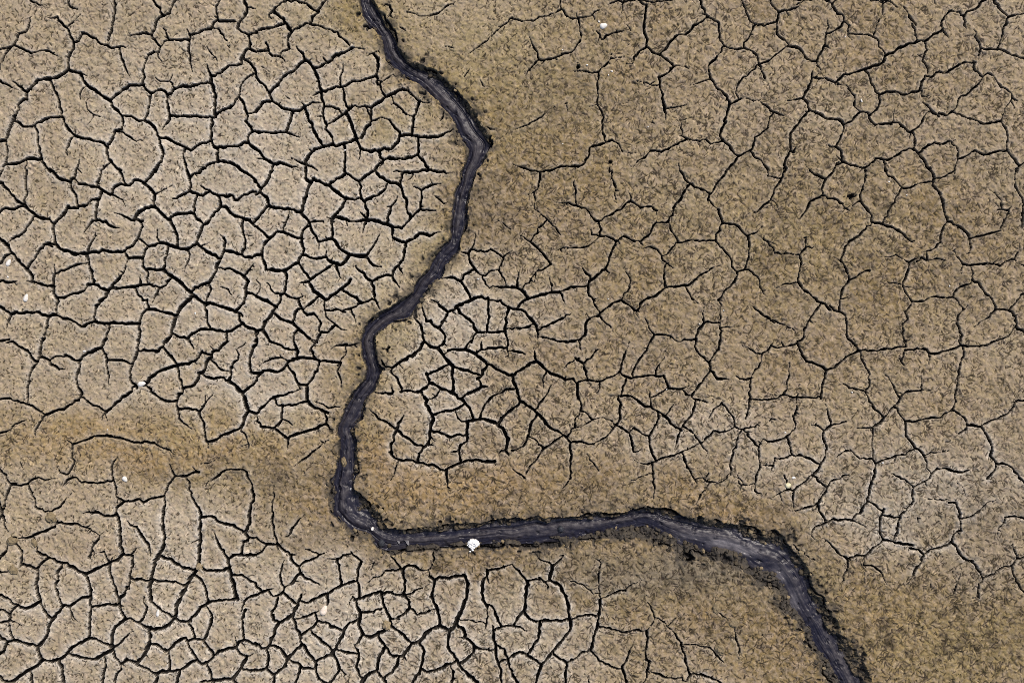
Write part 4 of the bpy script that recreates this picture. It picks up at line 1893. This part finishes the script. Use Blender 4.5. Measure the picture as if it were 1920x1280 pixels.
grain = (vnoise(X, Y, 3.3, 141) - .5) * .55 + (vnoise(X, Y, 1.9, 143) - .5) * .45 + (vnoise(X, Y, 6.0, 145) - .5) * .3
zone = np.clip(blobs(X, Y, [(1770,1190,230,110,1.0),(1430,1120,160,90,.6),(1250,1085,220,50,.6),(1480,420,260,150,.45),(1740,450,200,160,.35),(930,380,80,90,.7),(480,880,190,40,.7),
                           (1090,930,200,30,.5),(760,900,80,70,.4),(1400,960,90,60,.7),(1000,170,150,120,.35),(820,1060,140,20,.7)]) + .12, 0, 1)
mott = sstep(.52, .70, fbm(X, Y, 15, 151, 4)) * zone + sstep(.60, .74, fbm(X, Y, 38, 155, 4)) * zone * .6
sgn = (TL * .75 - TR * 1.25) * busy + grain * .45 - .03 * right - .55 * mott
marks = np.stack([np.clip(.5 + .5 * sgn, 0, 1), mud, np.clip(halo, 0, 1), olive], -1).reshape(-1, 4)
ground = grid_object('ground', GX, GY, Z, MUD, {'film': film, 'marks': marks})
ground['kind'] = 'structure'

# ---------------------------------------------------------------- channel bed: wet dark silt with flow streaks
def resample(P, n):
    L = np.concatenate([[0], np.cumsum(np.hypot(*(P[1:] - P[:-1]).T))])
    s = np.linspace(0, L[-1], n)
    return np.stack([np.interp(s, L, P[:, 0]), np.interp(s, L, P[:, 1])], -1), L[-1]
def smooth(P, k):
    for _ in range(k):
        P[1:-1] = P[1:-1] * .5 + (P[:-2] + P[2:]) * .25
    return P
nL = 2300; nT = 56
# pair the edges stretch by stretch so that cross sections stay square to the flow
lp, tot = [], 0
def upto(E_, k): return np.concatenate([[0], np.cumsum(np.hypot(*(E_[1:] - E_[:-1]).T))])
dl = resample(EL, nL)[0]; dr_all = resample(ER, 4000)[0]
kk, best = 0, []
for i in range(nL):
    j0, j1 = kk, min(4000, kk + 60)
    d = np.hypot(*(dr_all[j0:j1] - dl[i]).T) + .02 * np.abs(np.arange(j0, j1) - i * 4000 / nL)
    kk = j0 + int(np.argmin(d)); best.append(kk)
best = np.array(best, float)
for _ in range(200): best[1:-1] = best[1:-1] * .5 + (best[:-2] + best[2:]) * .25
dr = np.stack([np.interp(best, np.arange(4000), dr_all[:, k]) for k in (0, 1)], -1)
dl = smooth(dl, 6); dr = smooth(dr, 6)
tt = np.linspace(-.35, 1.35, nT)
PX = dl[:, None, 0] + (dr - dl)[:, None, 0] * tt[None]; PY = dl[:, None, 1] + (dr - dl)[:, None, 1] * tt[None]
sl = np.concatenate([[0], np.cumsum(np.hypot(*((dl + dr)[1:] / 2 - (dl + dr)[:-1] / 2).T))])
SS = np.repeat(sl[:, None], nT, 1); TT = np.repeat(tt[None], nL, 0)
tw = TT + .30 * (fbm(SS, TT * 0, 140, 101) - .5) + .08 * (fbm(SS, TT * 60, 30, 103) - .5)
streak = fbm(SS / 14, TT * 46, 6.0, 105, 4); streak2 = fbm(SS / 5, TT * 40, 9.0, 108, 3)
rid = np.exp(-((tw - .5) / .24) ** 2)
zb = -15.5 + 2.6 * rid + (streak - .5) * 2.2 + (vnoise(PX, PY, 9, 110) - .5) * 1.6 + (vnoise(PX, PY, 3, 111) - .5) * .5 - 3.0 * np.clip(np.abs(TT - .5) * 2 - .8, 0, 1)
ch = np.exp(-((tw - .5 - .34 * np.sign(vnoise(SS, TT * 0, 260, 112) - .5)) / .05) ** 2) * sstep(.35, .6, vnoise(SS, TT * 0, 90, 113))
fine = fbm(PX, PY, 6, 117, 3)
zb += (fine - .5) * 2.4
pits = sstep(.68, .76, fbm(PX, PY, 9, 119)) ; zb -= pits * 2
zb -= ch * 2.4
tone = np.clip(.12 + .50 * rid + 1.15 * (streak - .5) + .8 * (streak2 - .5) + .9 * (fine - .5), 0, 1)
pale = blobs(PX, PY, [(1378,1024,26,9,1.0),(1350,1018,20,7,.9),(1405,1036,22,8,.8),(1462,1082,14,16,.6),(1300,1006,40,8,.4),(1490,1130,12,22,.5),(1030,976,30,6,.35),(1400,1000,16,6,.4)])
pale = np.clip(pale * (.5 + fbm(PX, PY, 10, 115)), 0, 1)
bm_, bt, bb = nodes('wet_silt', .42)
at = N(bt, 'ShaderNodeAttribute', attribute_name='flow'); sp_ = N(bt, 'ShaderNodeSeparateColor'); bt.links.new(at.outputs['Color'], sp_.inputs[0])
pos = N(bt, 'ShaderNodeNewGeometry').outputs['Position']
nf = noise_tex(bt, pos, 220, 3, .7)
cc = mixc(bt, sp_.outputs[0], (.0165, .0162, .029), (.058, .052, .058))
cc = mixc(bt, sp_.outputs[1], cc, (.165, .155, .168))
cc = mixc(bt, ramp(bt, nf, .3, .75, 0, .35), cc, (.012, .012, .017))
cc = mixc(bt, sp_.outputs[2], cc, (.010, .010, .018))
bt.links.new(cc, bb.inputs['Base Color'])
bp = N(bt, 'ShaderNodeBump'); bp.inputs['Strength'].default_value = .25; bp.inputs['Distance'].default_value = .002
bt.links.new(nf, bp.inputs['Height']); bt.links.new(bp.outputs[0], bb.inputs['Normal'])
bt.links.new(ramp(bt, sp_.outputs[0], 0, 1, .30, .55), bb.inputs['Roughness'])
co = np.stack([(PX - 960) * S, (640 - PY) * S, zb * S], -1).reshape(-1, 3).astype(np.float32)
idx = np.arange(nL * nT, dtype=np.int32).reshape(nL, nT)
fc = np.stack([idx[:-1, :-1], idx[1:, :-1], idx[1:, 1:], idx[:-1, 1:]], -1).reshape(-1, 4)
bed = raw_mesh('stream_bed', co, fc, bm_, {'flow': np.stack([tone, pale, np.clip(ch * .8 + pits * .7, 0, 1), tone * 0], -1).reshape(-1, 4)})
bed['kind'] = 'structure'

# ---------------------------------------------------------------- things lying on the mud
def at(px, py, lift=0.0):
    i = int(np.argmin(np.abs(GX - px))); j = int(np.argmin(np.abs(GY - py)))
    z = Z[j, i]
    if inside[j, i]:
        k = np.argmin((PX - px) ** 2 + (PY - py) ** 2); z = zb.ravel()[k]
    else:
        z = np.percentile(Z[max(0, j - 4):j + 5, max(0, i - 4):i + 5], 75)
    return ((px - 960) * S, (640 - py) * S, (z + lift) * S)
def tag(o, label, cat, group=None):
    o['label'] = label; o['category'] = cat
    if group: o['group'] = group
def link_bm(name, bm, mat):
    me = bpy.data.meshes.new(name); bm.normal_update(); bm.to_mesh(me); bm.free()
    me.polygons.foreach_set('use_smooth', np.ones(len(me.polygons), bool)); me.materials.append(mat); me.update()
    o = bpy.data.objects.new(name, me); C.objects.link(o); return o
def shell_material(name, c0, c1):
    m, nt, b = nodes(name, .45)
    g = N(nt, 'ShaderNodeTexCoord').outputs['Object']
    n1 = noise_tex(nt, g, 120, 4, .6); wv = N(nt, 'ShaderNodeTexWave', wave_type='RINGS'); wv.inputs['Scale'].default_value = 60; wv.inputs['Distortion'].default_value = 2
    nt.links.new(g, wv.inputs['Vector'])
    c = mixc(nt, ramp(nt, n1, .4, .72), c0, c1); c = mixc(nt, mul(nt, wv.outputs['Fac'], .25), c, c1)
    nt.links.new(c, b.inputs['Base Color']); return m
SH_WHITE = shell_material('white_shell', (.72, .71, .68), (.52, .49, .44))
SH_PINK = shell_material('pinkish_shell', (.74, .66, .57), (.58, .47, .37))
SH_CREAM = shell_material('cream_shell', (.70, .66, .46), (.48, .42, .24))
def shell(px, py, L, Wd, ang, mat, label, name='shell', cat='shell', group=None, broken=0.0, lift=.3, tilt=0.0):
    """one valve of a shell: a domed oval drawn to a beak at one end, growth ridges, a rim with thickness"""
    bm = bmesh.new(); nr, na = 9, 36; H = min(L, Wd) * .30
    rings = []
    for k in range(nr + 1):
        u = k / nr; ring = []
        for j in range(na):
            a = 2 * math.pi * j / na
            rx = L * .5 * (1 + .10 * math.cos(a)); ry = Wd * .5 * (1 - .16 * math.cos(a))
            e = 1 - broken * (.5 + .5 * math.sin(a * 3 + px)) * (1 if math.cos(a) > 0 else .3)
            x = -L * .16 * (1 - u) + rx * math.cos(a) * u * e; y = ry * math.sin(a) * u * e
            z = H * (1 - u ** 2.3) + .05 * H * math.sin(u * 26)
            ring.append(bm.verts.new((x * S, y * S, z * S)))
            if k == 0: break
        rings.append(ring)
    for j in range(na): bm.faces.new((rings[0][0], rings[1][j], rings[1][(j + 1) % na]))
    for k in range(1, nr):
        for j in range(na): bm.faces.new((rings[k][j], rings[k + 1][j], rings[k + 1][(j + 1) % na], rings[k][(j + 1) % na]))
    low = [bm.verts.new((v.co.x * .93, v.co.y * .93, v.co.z - .5 * S)) for v in rings[nr]]
    for j in range(na): bm.faces.new((rings[nr][j], low[j], low[(j + 1) % na], rings[nr][(j + 1) % na]))
    ce = bm.verts.new((0, 0, H * .55 * S))
    for j in range(na): bm.faces.new((low[j], ce, low[(j + 1) % na]))
    o = link_bm(name, bm, mat); o.location = at(px, py, lift); o.rotation_euler = (tilt, tilt * .4, R(ang))
    tag(o, label, cat, group); return o
shell(1131, 49, 14.5, 11, 15, SH_WHITE, 'largest white oval shell on the tan mud near the top, well right of the channel')
shell(1123, 40, 6, 3.2, 100, SH_WHITE, 'thin white shell sliver just above the large white shell near the top', broken=.25)
shell(15.5, 493, 14.5, 8.5, 62, SH_WHITE, 'white oval shell lying beside a wide crack at the very left edge')
shell(49, 559, 15.5, 9, 72, SH_WHITE, 'upright white oval shell on a whole mud plate, lower of the two at the left')
shell(265, 719.5, 15, 9.5, 10, SH_WHITE, 'white oval shell lying across a crack where three cracks meet')
shell(234, 897.5, 12, 9, -52, SH_WHITE, 'white oval shell on the brownish band of mud at lower left')
shell(158, 658, 6.5, 3.4, 3, SH_WHITE, 'small flat white shell beside a crack above the brown band')
shell(607, 1144.5, 20.5, 12.5, 66, SH_PINK, 'large pinkish white oval shell in a crack among pale plates below the channel')
shell(296, 1149, 14, 6.2, 82, SH_WHITE, 'narrow white shell standing along a crack at the lower left')
shell(1477, 909.5, 11.5, 10, 20, SH_CREAM, 'cream yellow round shell lying in a crack at the right')
shell(1487.5, 895, 7.5, 5, -5, SH_WHITE, 'small white shell just above the cream yellow round shell')
shell(697, 993, 8, 6.5, 70, SH_WHITE, 'white half shell tilted on edge in the dark bend of the channel', lift=1.5, tilt=.7)
shell(656, 918, 5.5, 2.6, 85, SH_WHITE, 'tiny white shell chip on the right side of the straight channel stretch', broken=.2)
shell(1615, 189, 8, 3.2, 108, SH_WHITE, 'slim white shell sliver on mud near the upper right', broken=.2)
FR = [(366,587,5),(15,519,5),(1597,735,4.2),(1655,867,4.6),(1472,810,4.5),(1147,134,5),(1101,122,4.4),(1141,141,3.6),(1585,69,3.2),(896,523,4),(1667,341,4.4),(1250,730,3),(202,805,3),
      (1232,732,3),(1781,536,4),(1311,607,3.4),(1357,582,3.2),(1055,94,3.4),(647,282,4),(1055,270,3),(1700,366,3),(900,522,3),(1140,560,3),(1215,238,3)]
for x, y, L in FR:
    shell(x, y, L, L * .72, random.uniform(0, 180), SH_WHITE, 'tiny white shell fragment, only a speck on the mud', 'shell_fragment', 'shell fragment', 'shell fragments scattered over the mud', broken=.3, lift=.5)

# clods and stones
def lump_material(name, c0, c1, c2, rough=.9):
    m, nt, b = nodes(name, rough)
    g = N(nt, 'ShaderNodeTexCoord').outputs['Object']
    n1 = noise_tex(nt, g, 60, 4, .65); n2 = noise_tex(nt, g, 240, 3, .7)
    c = mixc(nt, ramp(nt, n1, .38, .66), c0, c1); c = mixc(nt, ramp(nt, n2, .5, .75), c, c2)
    nt.links.new(c, b.inputs['Base Color'])
    bp = N(nt, 'ShaderNodeBump'); bp.inputs['Strength'].default_value = .6; bp.inputs['Distance'].default_value = .002
    nt.links.new(n2, bp.inputs['Height']); nt.links.new(bp.outputs[0], b.inputs['Normal']); return m
CLOD = lump_material('brown_clod', (.24, .19, .115), (.17, .132, .076), (.08, .06, .035))
CLOD_D = lump_material('dark_clod', (.085, .068, .045), (.045, .038, .03), (.02, .017, .015))
CLOD_T = lump_material('tan_clod', (.30, .235, .15), (.23, .18, .10), (.11, .085, .05))
STONE = lump_material('dark_stone', (.030, .034, .042), (.020, .022, .03), (.05, .05, .055), .5)
FLAKE = lump_material('grey_flake', (.25, .24, .24), (.18, .175, .18), (.12, .115, .12), .8)
def lump_bm(rx, ry, rz, seed, rough=.28, sub=3):
    bm = bmesh.new(); bmesh.ops.create_icosphere(bm, subdivisions=sub, radius=1)
    for v in bm.verts:
        p = v.co.copy(); q = p * 1.7 + Vector((seed * 3.1, seed * 1.7, seed))
        d = 1 + rough * 1.5 * mnoise.noise(q) + rough * .8 * mnoise.noise(q * 2.6) + rough * .45 * mnoise.noise(q * 6)
        v.co = Vector((p.x * rx * d, p.y * ry * d, max(p.z, -.45) * rz * d)) * S
    return bm
def lump(name, px, py, rx, ry, rz, ang, mat, label, cat, group=None, rough=.28, lift=0.0):
    o = link_bm(name, lump_bm(rx, ry, rz, px * .37 + py * .11, rough, 4), mat)
    o.location = at(px, py, lift); o.rotation_euler = (0, 0, R(ang)); tag(o, label, cat, group); return o
lump('mud_clod', 23, 1014, 9.5, 7.5, 4, 10, CLOD, 'brown mud clod plugging a junction of cracks at the left edge, above another clod', 'clod')
lump('mud_clod', 25, 1067, 8, 9, 3, 40, CLOD, 'lower brown mud clod at the left edge, at the end of a short crack', 'clod')
lump('mud_clod', 96, 970, 10, 9, 4, 0, CLOD, 'brown mud clod at a crack end near the left edge, just below the brown band', 'clod')
lump('mud_clod', 64, 1017, 5, 8.5, 2.6, 15, CLOD, 'narrow brown mud clod hanging at the top of a short crack at lower left', 'clod')
lump('mud_clod', 373, 1062, 7, 6, 3, 30, CLOD_T, 'tan mud clod sitting where a tall crack meets two others at lower left', 'clod')
lump('mud_clod', 725, 1171, 7.5, 9, 4, 15, CLOD_T, 'tan mud clod in a crack junction among the pale plates below the channel', 'clod')
lump('mud_clod', 1350, 1217, 9, 10.5, 6, 20, CLOD, 'rounded brown mud clod on the flat below the right stretch of the channel', 'clod')
lump('mud_clod', 1343, 1139, 7.0, 9.5, 3, 5, CLOD, 'dark brown mud clod at the top of a short crack below the channel', 'clod')
lump('mud_clod', 1377, 1167, 9, 8, 2.5, 0, CLOD, 'broad low brown mud clod between two short cracks below the channel', 'clod')
lump('mud_clod', 643, 867, 5.5, 9, 5, 12, CLOD, 'brown mud clod fallen into the straight stretch of the channel', 'clod')
lump('stone', 1052, 993, 5.5, 6, 4, 20, STONE, 'small dark slate stone in the lower channel right of the white splash', 'stone', rough=.15, lift=1)
lump('stone', 714, 1020, 7, 6.5, 4, 60, STONE, 'rounded dark blue stone under the bank where the channel bends right', 'stone', rough=.12)
def flake(px, py, pts, h, label):
    bm = bmesh.new(); top = [bm.verts.new((x * S, y * S, (h + .6 * math.sin(x)) * S)) for x, y in pts]
    bot = [bm.verts.new((x * 1.12 * S, y * 1.12 * S, -3 * S)) for x, y in pts]; n = len(pts)
    bm.faces.new(top); bm.faces.new(bot[::-1])
    for k in range(n): bm.faces.new((top[k], bot[k], bot[(k + 1) % n], top[(k + 1) % n]))
    bmesh.ops.recalc_face_normals(bm, faces=bm.faces)
    bmesh.ops.bevel(bm, geom=[e for e in bm.edges if e.verts[0].co.z > 0 and e.verts[1].co.z > 0], offset=.5 * S, segments=2, profile=.5, affect='EDGES')
    o = link_bm('mud_flake', bm, FLAKE); o.data.polygons.foreach_set('use_smooth', np.zeros(len(o.data.polygons), bool))
    o.location = at(px, py, .5); tag(o, label, 'flake', 'grey mud flakes in the channel bed')
flake(747, 1018, [(-4, 4), (2.5, 1), (0, -4), (-2.5, -1)], 3, 'small grey triangular mud flake, leftmost of the three in the channel')
flake(756, 1024, [(-6, -3), (-5, 2), (0, 5), (2.5, 3.5), (4, -3.5), (0, -6)], 3.5, 'largest grey mud flake, lowest of the three lying in the channel')
flake(762, 1019, [(-5, 4.5), (3, 4.5), (4, -3), (2.5, -5), (-1, -1), (-1.5, 2)], 3, 'grey curved mud flake, topmost right of the three in the channel')

# white splash of droppings over the bank
m, nt_, b_ = nodes('white_chalk', .7)
g_ = N(nt_, 'ShaderNodeTexCoord').outputs['Object']
nt_.links.new(mixc(nt_, ramp(nt_, noise_tex(nt_, g_, 300, 4, .7), .5, .7), (.86, .86, .84), (.50, .49, .46)), b_.inputs['Base Color'])
WHITE = m
bm = bmesh.new()
for (x, y, r, h) in [(-2, 6.5, 6.5, 4), (3.5, 6, 6.5, 4.5), (6, 2, 5, 3.5), (0, 2, 4, 3.2), (-7.5, 3.5, 2.6, 2), (-4.5, -1, 4, 2.6), (-1.5, -4, 4, 2.6), (1.5, -4, 2.6, 2.2), (-.5, -8.5, 2, 1.8), (-5.5, -11, 1.6, 1.2), (9, 3, 3, 2.4), (4, -2, 2, 1.5), (-10.5, .5, 1.3, 1), (5, -1.2, 1.2, 1.2), (1, 8.5, 4, 3)]:
    t = lump_bm(r, r * .85, h, x * 1.3 + y, .34, 3)
    bmesh.ops.translate(t, verts=t.verts, vec=Vector((x * S, y * S, 0)))
    me = bpy.data.meshes.new('t'); t.to_mesh(me); t.free(); bm.from_mesh(me); bpy.data.meshes.remove(me)
o = link_bm('bird_dropping', bm, WHITE); x0, y0, _ = at(887, 1022)
o.location = (x0, y0, 1.5 * S); tag(o, 'bright white chalky splash of bird droppings on the lower bank of the channel', 'bird dropping')
lump('mud_clod', 885, 1022, 14, 15, 9, 0, CLOD, 'brown mud clod under the bright white splash on the channel bank', 'clod', lift=-8)

# crumbs of the banks
shelf_pts = []
tries = 0
while len(shelf_pts) < 110 and tries < 60000:
    tries += 1
    x, y = random.uniform(600, 1660), random.uniform(10, 1275)
    i = int(np.searchsorted(GX, x)); j = int(np.searchsorted(GY, y))
    if inside[j, i] or CD[j, i] > CW[j, i] + 3 or CW[j, i] < 7: continue
    if any((x - a) ** 2 + (y - b) ** 2 < 90 for a, b in shelf_pts): continue
    shelf_pts.append((x, y))
protos = {}
for k, (x, y) in enumerate(shelf_pts):
    key = (random.randrange(8), random.choice((1, 0, 1, 1)))
    mat = (CLOD, CLOD_D, CLOD_T)[key[1]]
    if key not in protos:
        o = link_bm('bank_crumb', lump_bm(1, random.uniform(.65, .95), random.uniform(.5, .8), key[0] * 7.3 + key[1], .36, 3), mat); protos[key] = o
    else:
        o = protos[key].copy(); C.objects.link(o)
    s_ = random.uniform(2.2, 5.0); o.scale = (s_, s_, s_)
    o.location = at(x, y, -.3); o.rotation_euler = (0, 0, random.uniform(0, 6.28))
    tag(o, 'small crumb of mud broken off the bank of the dark channel', 'crumb', 'mud crumbs along the channel banks')
print('grid', NX, NY, 'lines', len(lines))
